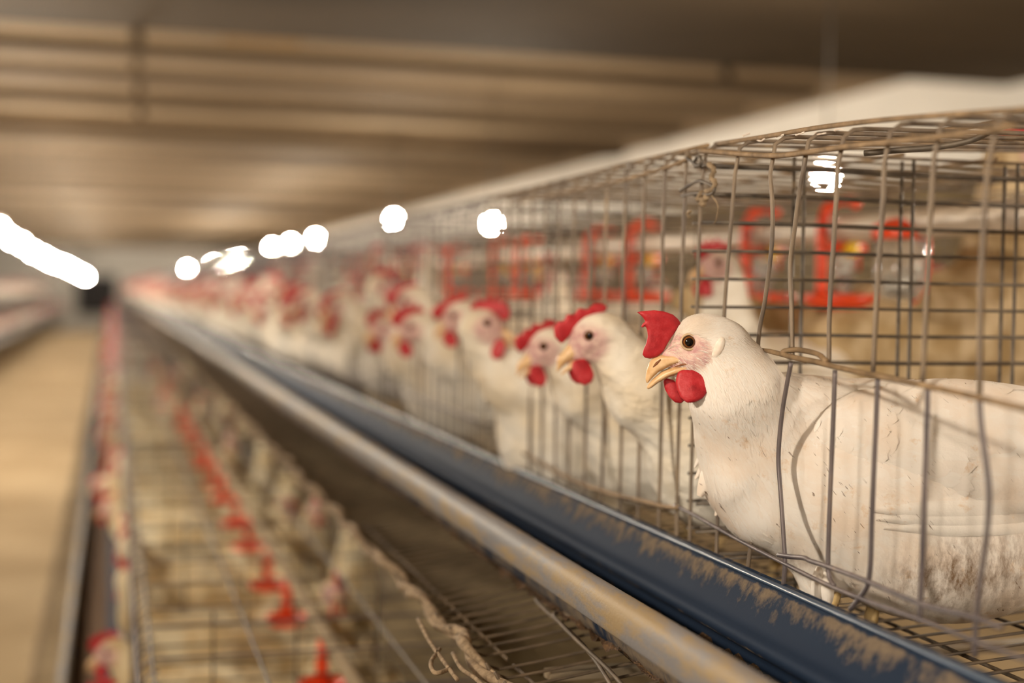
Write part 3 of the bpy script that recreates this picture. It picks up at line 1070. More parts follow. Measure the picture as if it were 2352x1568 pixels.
tw = rope_edge((0, 0, 0), False, 'dust-caked twisted wire edging the egg tray under the blue trough')
rope_edge((-0.42, 0, -0.508), False, 'blurred twisted wire edging the lower egg tray by the floor')
# frayed end near the viewer
for pts in (((1010, 1490), (990, 1520), (1000, 1545), (1035, 1535)), ((1040, 1500), (1060, 1535), (1095, 1560), (1130, 1600)), ((960, 1420), (985, 1470), (1020, 1520), (1050, 1560))):
    P = np.array([at(x, y, Z=-0.272) for x, y in pts])
    MB().tube(spline(P, 5), 0.0017, 6).build('frayed_strand', 'rope', tw)
# hooks hanging under the trough
for k, pts in enumerate((((1420, 1600), (1370, 1520), (1320, 1460), (1262, 1410), (1232, 1378), (1240, 1366), (1258, 1372), (1290, 1392)), ((1470, 1620), (1400, 1540), (1330, 1475), (1284, 1428), (1272, 1412), (1282, 1404), (1300, 1410), (1330, 1425)))):
    P = np.array([at(x, y, Z=-0.262 + 0.002 * k) for x, y in pts])
    c = P[0]
    o = tag(MB(c).tube(spline(P, 5), 0.0016, 7).build('wire_hook', 'wire_tray'), 'long bent wire hook below the trough lip, %s of the two' % ('left' if k == 0 else 'right'), 'hook', 'wire hooks under the trough')
    o.location = tuple(c)

# dark dropping boards under the upper tier
for mir, lab in ((False, 'dark dirty dropping board under the upper egg tray'), (True, 'far dark dropping board of the left row')):
    t = thing('dropping_board', lab, 'board', (-1.5 if mir else 0, 0, 0))
    if mir:
        t.scale = (-1, 1, 1)
    P_ = [(0.315, -0.322), (0.40, -0.352), (0.52, -0.385), (0.80, -0.392), (0.80, -0.396), (0.52, -0.389), (0.40, -0.356), (0.314, -0.326)]
    V_, F_ = extrude(P_, [0.2, 2, 5, 15, 30, ROW_END])
    link('sheet', mesh_from('sheet', V_, F_, False), 'wall_brown', t)


t = thing('gap_darkening_sheet', 'added dark sheet deepening the gaps under the lower-tier cages', 'board', (0, 0, 0))  # sheet added to darken the gaps between the lower-tier hens
V_, F_ = extrude([(0.00, LOW_FLOOR - 0.07), (0.82, LOW_FLOOR - 0.05), (0.82, LOW_FLOOR - 0.055), (0.00, LOW_FLOOR - 0.075)], [0.2, 2, 5, 15, 30, ROW_END])
link('sheet', mesh_from('sheet', V_, F_, False), 'wall_brown', t)

# ================================================================== drinkers
PIPE_Z, PIPE_X = 0.0855, 0.870


def water_pipe(loc, mirror, label):      # mirror: the thinner lower pipe
    t = thing('water_pipe', label, 'pipe', loc)
    ys = np.linspace(0.2, ROW_END, 40)
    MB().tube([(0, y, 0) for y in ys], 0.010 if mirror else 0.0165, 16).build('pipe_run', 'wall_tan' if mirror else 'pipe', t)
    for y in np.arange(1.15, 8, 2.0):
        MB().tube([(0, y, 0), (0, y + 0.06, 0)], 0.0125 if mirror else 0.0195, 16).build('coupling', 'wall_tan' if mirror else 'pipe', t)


water_pipe((PIPE_X, 0, PIPE_Z), False, 'white water pipe running behind the hens of the upper tier')
water_pipe((0.275, 0, -0.455), True, 'pale water pipe inside the lower-tier cages')

# local origin on the pipe axis
br = MB()
br.tube(spline([(-0.026, 0, -0.084), (-0.027, 0, -0.03), (-0.027, 0, 0.004), (-0.021, 0, 0.024), (-0.006, 0, 0.036), (0.012, 0, 0.036), (0.022, 0, 0.031)], 5), [0.0075] * 11 + [0.0072] * 15 + [0.0068] * 5, 10)
br.box((-0.030, -0.009, -0.028), (0.030, 0.009, -0.017))
br.tube([(0.026, 0.004, -0.02), (0.028, 0.006, -0.050)], 0.0025, 8)
br_me = br.mesh('bracket')
br_me.materials.append(M['orange'])
dish_me = MB().lathe([(0.016, -0.101), (0.034, -0.098), (0.0445, -0.090), (0.046, -0.082), (0.0435, -0.080), (0.041, -0.087), (0.030, -0.0935), (0.008, -0.0945)], (0, 0, 0), 28).mesh('dish')
dish_me.materials.append(M['orange'])
knob_me = MB().lathe([(0.003, -0.010), (0.0085, -0.008), (0.0095, 0.0), (0.0085, 0.008), (0.003, 0.010)], (0.002, -0.020, -0.026), 14, 1).mesh('knob')
knob_me.materials.append(M['yellow'])
noz_me = MB().lathe([(0.009, -0.080), (0.010, -0.06), (0.0135, -0.056), (0.0135, -0.03), (0.006, -0.026), (0.006, -0.012)], (0.004, 0, 0), 14).mesh('nozzle')
noz_me.materials.append(M['clear'])
low_post = MB().tube([(0, 0, -0.015), (0, 0, -0.05), (0, 0, -0.09)], [0.008, 0.012, 0.010], 10).mesh('nozzle')
low_post.materials.append(M['orange'])
dr_y = []
for k in range(-1, 16):
    dr_y += [1.567 + k * 0.676, 1.785 + k * 0.676]
lab_d = {2: 'sharpest orange-red drinker cup, nearest on the white pipe', 3: 'orange-red drinker cup second along the white pipe', 4: 'orange-red drinker cup third along the white pipe', 5: 'orange-red drinker cup fourth along the white pipe'}
for i, y in enumerate(dr_y):
    t = thing('drinker_cup', lab_d.get(i, 'blurred orange-red drinker cup farther along the upper pipe'), 'drinker', (PIPE_X, y, PIPE_Z), 'drinker cups on the upper pipe')
    for nm, me in (('bracket', br_me), ('dish', dish_me), ('knob', knob_me), ('nozzle', noz_me)):
        link(nm, me, None, t)
for i, y in enumerate([1.2 + 0.338 * j + 0.06 * (j % 2) for j in range(26)]):
    t = thing('drinker_cup', 'blurred red drinker cup inside the lower-tier cages', 'drinker', (0.275, y, -0.455), 'drinker cups in the lower tier')
    t.scale = (0.75, 0.75, 0.9)
    for nm, me in (('dish', dish_me), ('nozzle', low_post)):
        link(nm, me, None, t)

# clear pressure cup right of the drinkers
pc = at(2070, 540, X=0.86)
t = thing('water_regulator', 'clear plastic water cup with red sides hanging right of the drinkers', 'regulator', (pc[0], pc[1], pc[2] - 0.075))
MB().lathe([(0.010, 0.0), (0.022, 0.004), (0.0285, 0.014), (0.030, 0.03), (0.030, 0.075)], (0, 0, 0), 24).build('cup', 'clear', t)
MB().lathe([(0.031, 0.07), (0.033, 0.072), (0.033, 0.086), (0.012, 0.094)], (0, 0, 0), 24).build('cap', 'orange', t)
MB().tube([(0.034, 0, 0.08), (0.035, 0, 0.04), (0.030, 0, 0.012), (0.016, 0, -0.002)], 0.004, 8).build('side_strap', 'orange', t)

# ================================================================== support frames
for k in range(0, NC, 4):
    Y = y_of(k) + CAGE_L + (PERIOD - CAGE_L) / 2
    t = thing('support_frame', 'steel leg frame carrying both cage tiers of the right row', 'frame', (BACK, Y, FLOOR_Z), 'cage support frames')
    MB((BACK, Y, FLOOR_Z)).box((BACK - .012, Y - .008, FLOOR_Z), (BACK + .012, Y + .008, TOP_Z - 0.01)).build('post', 'frame', t, False)
    MB((BACK, Y, FLOOR_Z)).box((0.10, Y - .008, FLOOR_Z), (0.124, Y + .008, LOW_FLOOR - 0.03)).build('post', 'frame', t, False)
    MB((BACK, Y, FLOOR_Z)).box((-0.10, Y - .008, LOW_FLOOR - 0.035), (BACK, Y + .008, LOW_FLOOR - 0.028)).build('rail', 'frame', t, False)
    MB((BACK, Y, FLOOR_Z)).box((0.33, Y - .008, CAGE_FLOOR_Z - 0.04), (BACK, Y + .008, CAGE_FLOOR_Z - 0.033)).build('rail', 'frame', t, False)
for k in range(24, NC, 4):
    Y = y_of(k) + CAGE_L + (PERIOD - CAGE_L) / 2
    t = thing('support_frame', 'far steel leg frame carrying the cages of the left row', 'frame', (-1.5 - BACK, Y, FLOOR_Z), 'left cage support frames')
    MB((0, 0, 0)).box((-.012, -.008, 0), (.012, .008, TOP_Z - FLOOR_Z)).build('post', 'frame', t, False)
    MB((0, 0, 0)).box((.76, -.008, 0), (.78, .008, LOW_FLOOR - 0.03 - FLOOR_Z)).build('post', 'frame', t, False)
    MB((0, 0, 0)).box((0, -.008, LOW_FLOOR - 0.035 - FLOOR_Z), (.95, .008, LOW_FLOOR - 0.028 - FLOOR_Z)).build('rail', 'frame', t, False)


# ================================================================== hens
def transform(V, Mx, c):
    return np.asarray(V) @ np.asarray(Mx).T + np.asarray(c)


def icos(r, seg=12, rings=8):
    prof = [(max(1e-5, r * math.sin(math.pi * i / rings)), -r * math.cos(math.pi * i / rings)) for i in range(rings + 1)]
    return MB().lathe(prof, (0, 0, 0), seg)


EYE_ME = icos(0.0050, 20, 14).mesh('eye')
EYE_ME.materials.append(M['eye'])

COMB_A = [(0.026, 0.006), (0.031, 0.014), (0.030, 0.021), (0.026, 0.024), (0.024, 0.031), (0.019, 0.026), (0.015, 0.034), (0.009, 0.027), (0.003, 0.035), (-0.003, 0.027), (-0.011, 0.031), (-0.013, 0.024), (-0.019, 0.023), (-0.016, 0.015), (0.0, 0.012), (0.014, 0.010)]
COMB_B = [(0.030, 0.002), (0.034, 0.010), (0.033, 0.018), (0.027, 0.022), (0.022, 0.021), (0.018, 0.026), (0.012, 0.023), (0.007, 0.028), (0.0, 0.024), (-0.008, 0.027), (-0.016, 0.024), (-0.019, 0.019), (-0.010, 0.015), (0.004, 0.014), (0.016, 0.009)]
WATTLE = [(0.004, 0.004), (0.011, 0.004), (0.014, -0.004), (0.013, -0.013), (0.008, -0.019), (0.001, -0.019), (-0.004, -0.013), (-0.004, -0.004), (-0.001, 0.003)]


def hen_geometry(head, yaw, pitch, h, comb=COMB_A, comb_h=0.0016, neck_mid=None, body=(0.0, 0.0, 0.122), tilt=0.22):
    """hen facing +x, feet at z=0; head centre at `head`, turned by yaw (left positive) and pitch (up positive)"""
    H = np.asarray(head, float)
    cy_, sy_, cp, sp = math.cos(yaw), math.sin(yaw), math.cos(pitch), math.sin(pitch)
    fwd = np.array([cy_ * cp, sy_ * cp, sp])
    left = np.array([-sy_, cy_, 0])
    up = np.cross(fwd, left)
    HM = np.stack([fwd, left, up], 1)
    hp = lambda *p: H + HM @ np.asarray(p, float)
    B = np.asarray(body, float)
    ct, st_ = math.cos(tilt), math.sin(tilt)
    bax = [(ct, 0, st_), (0, 1, 0), (-st_, 0, ct)]
    base = B + np.array([0.075, 0, 0.030])
    mid = np.asarray(neck_mid) if neck_mid is not None else 0.5 * (base + H) + np.array([0.010, 0, -0.008])

    def f(P):
        d = ell(P, B, (0.138, 0.072, 0.082), bax)
        d = smin(d, ell(P, B + np.array([0.072, 0, 0.004]), (0.062, 0.056, 0.068)), 0.02)
        d = smin(d, cone(P, base, mid, 0.047, 0.033), 0.022)
        d = smin(d, cone(P, mid, hp(-0.010, 0, -0.004), 0.033, 0.0205), 0.016)
        d = smin(d, ell(P, hp(0, 0, 0), (0.0235, 0.0172, 0.0195), [fwd, left, up]), 0.008)
        d = smin(d, cone(P, hp(0.008, 0, -0.003), hp(0.020, 0, -0.008), 0.0155, 0.009), 0.006)
        for s in (-1, 1):
            w = B + np.array([-0.035, s * 0.058, 0.012])
            d = smin(d, ell(P, w, (0.105, 0.022, 0.052), bax), 0.010)
            d = smin(d, cone(P, B + np.array([-0.01, s * 0.035, -0.055]), (0.0, s * 0.035, 0.045), 0.035, 0.014), 0.02)
        d = smin(d, cone(P, B + np.array([-0.115, 0, 0.005]), B + np.array([-0.235, 0, 0.050]), 0.042, 0.017, (1, 0.6, 1)), 0.02)
        return d
    lo = np.minimum(B - (0.265, 0.10, 0.14), H - 0.05)
    hi = np.maximum(B + (0.16, 0.10, 0.12), H + 0.05)
    lo[2] = max(lo[2], 0.0)
    V, Q = surfnet(f, lo, hi, h, 2)
    loc = (V - H) @ HM                       # head coordinates
    e = np.sqrt(((loc[:, 0] - 0.012) / 0.025) ** 2 + ((loc[:, 2] + 0.003) / 0.0185) ** 2 + (loc[:, 1] / 0.03) ** 2)
    face = sstep(1.15, 0.75, e)
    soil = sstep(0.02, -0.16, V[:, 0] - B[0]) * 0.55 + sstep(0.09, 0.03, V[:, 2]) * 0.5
    comb_V, comb_Q = surfnet(lambda P: plate([P[0], P[1], P[2]], comb, 0.0022, 0.001), (-0.024, -0.004, -0.006), (0.038, 0.040, 0.006), comb_h, 1)
    comb_V = np.column_stack([comb_V[:, 0], comb_V[:, 2] + 0.10 * np.maximum(comb_V[:, 1] - 0.018, 0), comb_V[:, 1]])
    wat_V, wat_Q = surfnet(lambda P: plate(P, WATTLE, 0.0022, 0.0012), (-0.009, -0.024, -0.006), (0.019, 0.009, 0.006), comb_h, 1)
    wats = []
    for s in (-1, 1):
        wv = np.column_stack([wat_V[:, 0] + 0.016, s * (0.0055 + 0.15 * np.abs(wat_V[:, 1])) + wat_V[:, 2], wat_V[:, 1] - 0.017])
        wats.append(transform(wv, HM, H))

    def fb(P):
        d = cone(P, (0.022, 0, -0.006), (0.033, 0, -0.010), 0.0070, 0.0042)
        d = smin(d, cone(P, (0.033, 0, -0.010), (0.0405, 0, -0.018), 0.0040, 0.0012), 0.003)
        return np.minimum(d, cone(P, (0.020, 0, -0.0150), (0.0375, 0, -0.0215), 0.0042, 0.0012))
    bk_V, bk_Q = surfnet(fb, (0.012, -0.010, -0.030), (0.050, 0.010, 0.004), max(0.0012, comb_h * .8), 1)
    return dict(head=H, HM=HM, body=(V, Q, face, soil), comb=(transform(comb_V, HM, H), comb_Q[:, ::-1]),
                wattle=[(w, wat_Q[:, ::-1]) for w in wats], beak=(transform(bk_V, HM, H), bk_Q))


def leg_mesh(s):
    mb = MB()
    mb.tube([(0.0, s * 0.035, 0.06), (-0.004, s * 0.036, 0.03), (0.004, s * 0.037, 0.008)], [0.009, 0.0055, 0.005], 8)
    for a in (-0.5, 0.0, 0.5, math.pi):
        n = 0.038 if a != math.pi else 0.02
        mb.tube([(0.004, s * 0.037, 0.006), (0.004 + n * math.cos(a), s * 0.037 + n * math.sin(a), 0.004)], [0.0045, 0.0025], 6)
    return mb.mesh('leg')


LEGS = []
for s in (-1, 1):
    me = leg_mesh(s)
    me.materials.append(M['leg'])
    LEGS.append(me)
POSES = {
    'reach': dict(head=(0.188, 0.0, 0.228), yaw=0.0, pitch=-0.32, comb=COMB_B),
    'reach_left': dict(head=(0.178, 0.01, 0.232), yaw=0.45, pitch=-0.2, comb=COMB_A),
    'turn_left': dict(head=(0.172, 0.012, 0.258), yaw=2.25, pitch=-0.05, comb=COMB_A),
    'turn_right': dict(head=(0.140, -0.012, 0.262), yaw=-1.3, pitch=0.0, comb=COMB_A),
    'low': dict(head=(0.195, 0.0, 0.205), yaw=0.0, pitch=-0.25, comb=COMB_A),
    'up': dict(head=(0.135, 0.0, 0.285), yaw=-0.35, pitch=0.0, comb=COMB_A),
    'tall': dict(head=(0.105, 0.0, 0.335), yaw=0.3, pitch=0.05, comb=COMB_A, neck_mid=(0.092, 0, 0.235)),
}
HENS = {}
for nm, kw in POSES.items():
    g_ = hen_geometry(h=0.0052, **kw)
    parts = []
    V, Q, face, soil = g_['body']
    me = mesh_from('body', V, Q)
    set_attr(me, 'face', face)
    set_attr(me, 'soil', soil)
    me.materials.append(M['hen'])
    parts.append(('body', me, None))
    me_body = me
    for pn, mt, lst in (('comb', 'comb', [g_['comb']]), ('wattle', 'comb', g_['wattle']), ('beak', 'beak', [g_['beak']])):
        for V2, Q2 in lst:
            me2 = mesh_from(pn, V2, Q2)
            me2.materials.append(M[mt])
            parts.append((pn, me2, None))
    for s in (-1, 1):
        ez = g_['HM'] @ np.array([0.25, s, 0.08])
        ez /= np.linalg.norm(ez)
        ex = np.cross(np.array([0, 0, 1.0]), ez)
        ex /= np.linalg.norm(ex)
        ey = np.cross(ez, ex)
        c = g_['head'] + g_['HM'] @ np.array([0.0085, s * 0.0128, 0.0035])
        mat4 = Matrix(np.stack([ex, ey, ez], 1).tolist()).to_4x4()
        mat4.translation = Vector(c.tolist())
        parts.append(('eye', EYE_ME, mat4))
    for me2 in LEGS:
        parts.append(('leg', me2, None))
    # one-mesh version for far birds
    VV, FF, MI, n0 = [V], [list(map(int, q)) for q in Q], [0] * len(Q), len(V)
    fa, so = [face], [soil]
    for (V2, Q2), mi in [(g_['comb'], 1)] + [(w, 1) for w in g_['wattle']] + [(g_['beak'], 2)]:
        VV.append(V2)
        FF += [[int(i) + n0 for i in q] for q in Q2]
        MI += [mi] * len(Q2)
        n0 += len(V2)
        fa.append(np.zeros(len(V2)))
        so.append(np.zeros(len(V2)))
    mm = mesh_from('hen', np.concatenate(VV), FF)
    set_attr(mm, 'face', np.concatenate(fa))
    set_attr(mm, 'soil', np.concatenate(so))
    for k in ('hen', 'comb', 'beak'):
        mm.materials.append(M[k])
    mm.polygons.foreach_set('material_index', MI)
    by = me_body.copy()
    by.materials[0] = M['hen_yellow']
    my = mm.copy()
    my.materials[0] = M['hen_yellow']
    HENS[nm] = dict(parts=parts, merged=mm, yellow=my, body_yellow=by, head=np.asarray(kw['head']))


def put_hen(pose, loc, rz, label, group, full=True, scale=1.0, mesh='merged'):
    hd = HENS[pose]
    if not full:
        o = link('hen', hd[mesh])
        tag(o, label, 'hen', group)
    else:
        o = thing('hen', label, 'hen', (0, 0, 0), group)
        for nm, me, mat4 in hd['parts']:
            p = link(nm, hd['body_yellow'] if (nm == 'body' and mesh == 'yellow') else me, None, o)
            if mat4 is not None:
                p.matrix_local = mat4
    o.location = tuple(float(c) for c in loc)
    o.rotation_euler = (0, 0, rz)
    o.scale = (scale,) * 3
    return o


def hen_by_head(pose, target, rz, label, group, full=True, scale=1.0, z=None):
    hd = HENS[pose]['head'] * scale
    c, s = math.cos(rz), math.sin(rz)
    x = target[0] - (c * hd[0] - s * hd[1])
    y = target[1] - (s * hd[0] + c * hd[1])
    zz = target[2] - hd[2] if z is None else z
    return put_hen(pose, (x, y, zz), rz, label, group, full, scale)


PI = math.pi
GU = 'hens in the upper tier'
occupied = []


def named(pose, px_, py_, X, rz, label, dx=(0, 0, 0), **kw):
    # the eye sits a little ahead of the head centre
    t = at(px_, py_, X=X) + np.asarray(dx)
    o = hen_by_head(pose, t, rz, label, GU, **kw)
    occupied.append((o.location.x, o.location.y))
    return o


named('reach', 1366, 772, 0.405, PI - 0.02, 'white hen with a long low red comb, left of the foreground hen', scale=1.03)
named('reach', 1256, 796, 0.425, PI + 0.10, 'white hen with pale red face, head half hidden behind the next hen', scale=0.98)
named('turn_left', 1112, 748, 0.40, PI + 0.25, 'white upright hen turning its head back to the right', scale=1.0)
named('low', 955, 752, 0.40, PI - 0.05, 'blurred white hen with a tall red comb left of the upright hen', scale=1.02)
named('reach_left', 878, 752, 0.41, PI + 0.05, 'blurred white hen with red comb, second left of the upright hen')
named('reach', 770, 722, 0.41, PI, 'blurred white hen with red comb in front of the far cages')
named('reach_left', 690, 694, 0.42, PI, 'blurred white hen with small red comb farther along the trough')
named('up', 1650, 612, 0.68, PI + 0.50, 'pink-faced hen behind the cage divider, left of the drinkers')
o = hen_by_head('tall', at(2325, 345, d=1.80), -0.25, 'large beige hen standing tall at the right edge behind the water pipe', GU, scale=1.22)
occupied.append((o.location.x, o.location.y))
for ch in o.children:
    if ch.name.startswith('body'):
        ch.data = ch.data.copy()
        ch.data.materials[0] = M['hen_dirty_shaded']  # darker body colour paints in its shade along with the soiling
named('tall', 1262, 625, 0.72, PI + 0.3, 'white hen with stretched neck behind the orange drinkers, middle of the row')
named('tall', 975, 590, 0.66, PI - 0.5, 'blurred white hen with stretched neck deep in the far cages')
named('tall', 875, 590, 0.62, PI + 0.2, 'blurred white long-necked hen next to the stretched one in the far cages')
named('tall', 700, 625, 0.60, PI, 'far blurred white hen standing up near the cage top')
FAR_END = 13.0
n_far = 0
y = 1.30
while y < FAR_END:
    xh = 0.405 + 0.05 * rng.random()
    pose = ['reach', 'reach_left', 'low', 'turn_left', 'turn_right', 'reach'][rng.integers(6)]
    rz = PI + (rng.random() - 0.5) * 0.5
    loc = (xh + 0.19 - 0.065 * min(1.0, max(0.0, (y - 1.9) / 1.0)), y, CAGE_FLOOR_Z + 0.012)
    if all(abs(loc[1] - oy) > 0.085 or abs(loc[0] - ox) > 0.16 for ox, oy in occupied):
        put_hen(pose, loc, rz, 'blurred white hen reaching out of the upper-tier cages farther down', GU, y < 3.2, 0.95 + 0.1 * rng.random())
        occupied.append((loc[0], loc[1]))
    y += 0.115 + 0.04 * rng.random()
y = 3.4
while y < 9.0:
    pose = ['tall', 'turn_left', 'reach', 'turn_right'][rng.integers(4)]
    loc = (0.72 + 0.05 * rng.random(), y, CAGE_FLOOR_Z + 0.022)
    if all(abs(loc[1] - oy) > 0.12 or abs(loc[0] - ox) > 0.15 for ox, oy in occupied):
        put_hen(pose, loc, rng.random() * 6.28, 'blurred white hen at the back of the upper-tier cages', GU, False, 0.95 + 0.1 * rng.random())
        occupied.append((loc[0], loc[1]))
    y += 0.20 + 0.12 * rng.random()
y = 2.0
while y < 9.0:
    pose = ['turn_left', 'low', 'reach', 'turn_right'][rng.integers(4)]
    put_hen(pose, (1.12 + 0.06 * rng.random(), y, CAGE_FLOOR_Z + 0.02), (rng.random() - 0.5) * 2, 'white hen in the rear cages behind the water pipe', 'hens in the rear cages', y < 2.6, 0.95 + 0.1 * rng.random())
    y += 0.19 + 0.12 * rng.random()
# lower tier
y = 1.25
while y < 8.5:
    for x in (0.17, 0.34):
        if rng.random() < (0.8 if x < 0.2 else 0.6):
            pose = ['tall', 'up', 'tall', 'up', 'turn_right'][rng.integers(5)] if x > 0.2 else ['reach', 'reach_left', 'low', 'turn_right'][rng.integers(4)]
            rz = PI + (rng.random() - 0.5) * 0.8 if x < 0.2 else rng.random() * 6.28
            put_hen(pose, (x + 0.02 * rng.random(), y + 0.05 * rng.random(), LOW_FLOOR + 0.012), rz, 'blurred white hen in the lower-tier cages below the egg tray', 'hens in the lower tier', y < 2.8, 0.95 + 0.1 * rng.random(), 'yellow')
    y += 0.145 + 0.04 * rng.random()

# everything farther away than the countable birds
low = []
for nm in ('reach', 'tall', 'turn_left'):
    g_ = hen_geometry(h=0.026, comb_h=0.003, **POSES[nm])
    V, Q, face, soil = g_['body']
    VV, FF, MI = [V], Q.tolist(), [0] * len(Q)
    n0 = len(V)
    for c_, r_s in (((0.008, 0, 0.022), (0.022, 0.004, 0.012)), ((0.017, 0.006, -0.026), (0.009, 0.004, 0.011)), ((0.017, -0.006, -0.026), (0.009, 0.004, 0.011))):
        el_ = icos(1.0, 6, 4)
        V2 = transform(np.concatenate(el_.v) * r_s + c_, g_['HM'], g_['head'])
        VV.append(V2)
        FF += [[i + n0 for i in q] for q in el_.f]
        MI += [1] * len(el_.f)
        n0 += len(V2)
    low.append((np.concatenate(VV), FF, np.array(MI), np.concatenate([face, np.zeros(n0 - len(V))]), np.concatenate([soil, np.zeros(n0 - len(V))])))


def far_hens(name, label, spots):
    VV, FF, MI, FA, SO, n0 = [], [], [], [], [], 0
    for (x, y, z, rz) in spots:
        V, Q, mi, fa, so = low[rng.integers(3)]
        c, s = math.cos(rz), math.sin(rz)
        VV.append(V @ np.array([[c, s, 0], [-s, c, 0], [0, 0, 1]]) + (x, y, z))
        FF += [[i + n0 for i in q] for q in Q]
        MI.append(mi)
        FA.append(fa)
        SO.append(so)
        n0 += len(V)
    me = mesh_from(name, np.concatenate(VV), FF)
    set_attr(me, 'face', np.concatenate(FA))
    set_attr(me, 'soil', np.concatenate(SO))
    me.materials.append(M['hen'])
    me.materials.append(M['comb'])
    me.polygons.foreach_set('material_index', np.concatenate(MI).tolist())
    tag(link(name, me), label, 'hens', None, 'stuff')


jit = lambda a: (rng.random() - 0.5) * a
far_hens('distant_hens', 'crowd of far white hens along the upper tier of the right row', [(0.52 + jit(.05), y + jit(.05), CAGE_FLOOR_Z + .012, PI + jit(.8)) for y in np.arange(FAR_END, ROW_END - .3, 0.16)])
far_hens('distant_hens', 'crowd of far white hens along the lower tier of the right row', [(0.17 + jit(.05), y + jit(.05), LOW_FLOOR + .012, PI + jit(.8)) for y in np.arange(8.6, ROW_END - .3, 0.18)])
far_hens('distant_hens', 'crowd of far white hens in the left row', [(-1.5 - xx + jit(.05), y + jit(.05), zz + .012, jit(.8)) for xx, zz in ((0.57, CAGE_FLOOR_Z), (0.17, LOW_FLOOR)) for y in np.arange(17, ROW_END - .3, 0.2)])

# ------------------------------------------------------------------ the foreground hen
S = 1.0 / F
EX, EY = 1577.0, 785.0
BASE = np.array([(1990 - EX) * S, (EY - 1440) * S, -0.035])


def L(px_, py_, z=0.0):
    return np.array([(px_ - EX) * S, (EY - py_) * S, z]) - BASE


hen_o = at(EX, EY, d=1.0) + np.array([CAM_RIGHT, CAM_UP, -CAM_FWD]).T @ BASE
hero = thing('hen', 'foreground white hen in sharp focus, head out of the nearest cage, beak slightly open', 'hen', (0, 0, 0), GU)
hm = Matrix(R.tolist()).to_4x4()
hm.translation = Vector(hen_o.tolist())
hero.matrix_world = hm
s_ = S


def rot2(a):
    return [(math.cos(a), math.sin(a), 0), (-math.sin(a), math.cos(a), 0), (0, 0, 1)]


def hero_body(P):
    d = ell(P, L(2085, 1134, -0.044), (400 * s_, 256 * s_, 0.068), rot2(-0.15))
    d = smin(d, ell(P, L(1800, 1085, -0.044), (152 * s_, 138 * s_, 0.044)), 0.016)
    d = smin(d, cone(P, L(1746, 1000, -0.027), L(1800, 1075, -0.040), 124 * s_, 140 * s_, (1, 1, 0.78)), 0.014)
    d = smin(d, cone(P, L(1692, 895, -0.006), L(1746, 1005, -0.027), 97 * s_, 124 * s_, (1, 1, 0.80)), 0.014)
    d = smin(d, cone(P, L(1657, 803, 0), L(1692, 900, -0.006), 68 * s_, 99 * s_, (1, 1, 0.84)), 0.012)
    d = smin(d, cone(P, L(1822, 950, -0.034), L(1915, 985, -0.040), 92 * s_, 120 * s_, (1, 1, 1.1)), 0.0045)
    d = smin(d, ell(P, L(1612, 783, 0), (64 * s_, 60 * s_, 0.0165)), 0.008)
    d = smin(d, cone(P, L(1592, 800, 0), L(1540, 822, 0), 45 * s_, 24 * s_, (1, 1, 1.05)), 0.006)
    d = smin(d, ell(P, L(1606, 830, 0), (52 * s_, 34 * s_, 0.0135)), 0.006)
    # brow, cheek and ear tuft
    d = smin(d, ell(P, L(1590, 758, 0.010), (34 * s_, 14 * s_, 0.006), rot2(0.25)), 0.004)
    d = smin(d, ell(P, L(1645, 792, 0.0125), (15 * s_, 24 * s_, 0.0055), rot2(-0.35)), 0.0035)
    d = smin(d, ell(P, L(1600, 822, 0.0105), (30 * s_, 16 * s_, 0.005), rot2(0.3)), 0.004)
    d = -smin(-d, ell(P, L(1577, 785, 0.0185), (19 * s_, 18 * s_, 0.0045)), 0.002)          # eye socket
    d = smin(d, cone(P, L(1590, 845, 0), L(1556, 860, 0), 24 * s_, 13 * s_), 0.004)
    d = smin(d, ell(P, L(1702, 1108, -0.036), (68 * s_, 84 * s_, 0.033)), 0.010)
    d = smin(d, ell(P, L(1776, 1180, -0.040), (92 * s_, 86 * s_, 0.034)), 0.012)
    # thigh tuft and fluffy belly
    d = smin(d, cone(P, L(1905, 1280, -0.03), L(1884, 1385, -0.024), 70 * s_, 26 * s_, (1, 1, 0.9)), 0.016)
    d = smin(d, ell(P, L(2210, 1285, -0.04), (270 * s_, 165 * s_, 0.062)), 0.02)
    d = smin(d, cone(P, L(2430, 1060, -0.04), L(2640, 960, -0.045), 150 * s_, 110 * s_, (1, 1, 0.5)), 0.03)
    return d


lo, hi = L(1470, 1510, -0.115), L(2730, 690, 0.045)
V, Q = surfnet(hero_body, np.minimum(lo, hi), np.maximum(lo, hi), 0.0021, 2)


def to_px(V):
    W_ = np.asarray(V) + BASE
    return EX + W_[..., 0] / S, EY - W_[..., 1] / S, W_[..., 2]


PXX, PYY, PZ = to_px(V)


def face_mask(x, y):
    e = np.sqrt(((x - 1566) / 74) ** 2 + ((y - 812) / 50) ** 2)
    f1 = sstep(1.12, 0.70, e)
    crown = sstep(775, 745, y)
    return np.clip(f1 * (1 - 0.75 * crown), 0, 1) * sstep(1650, 1620, x)


def soil_mask(x, y):
    a = np.exp(-(((x - 2150) / 110) ** 2 + ((y - 1330) / 75) ** 2))
    b = np.exp(-(((x - 2300) / 130) ** 2 + ((y - 1270) / 110) ** 2)) * 0.7
    c = np.exp(-(((x - 1800) / 70) ** 2 + ((y - 1300) / 32) ** 2)) * 0.75
    e = np.exp(-(((x - 1890) / 90) ** 2 + ((y - 872) / 10) ** 2)) * 0.35
    f = np.exp(-(((x - 1790) / 20) ** 2 + ((y - 890) / 26) ** 2)) * 0.3
    return np.clip(1.25 * a + b + c + e + f, 0, 1)


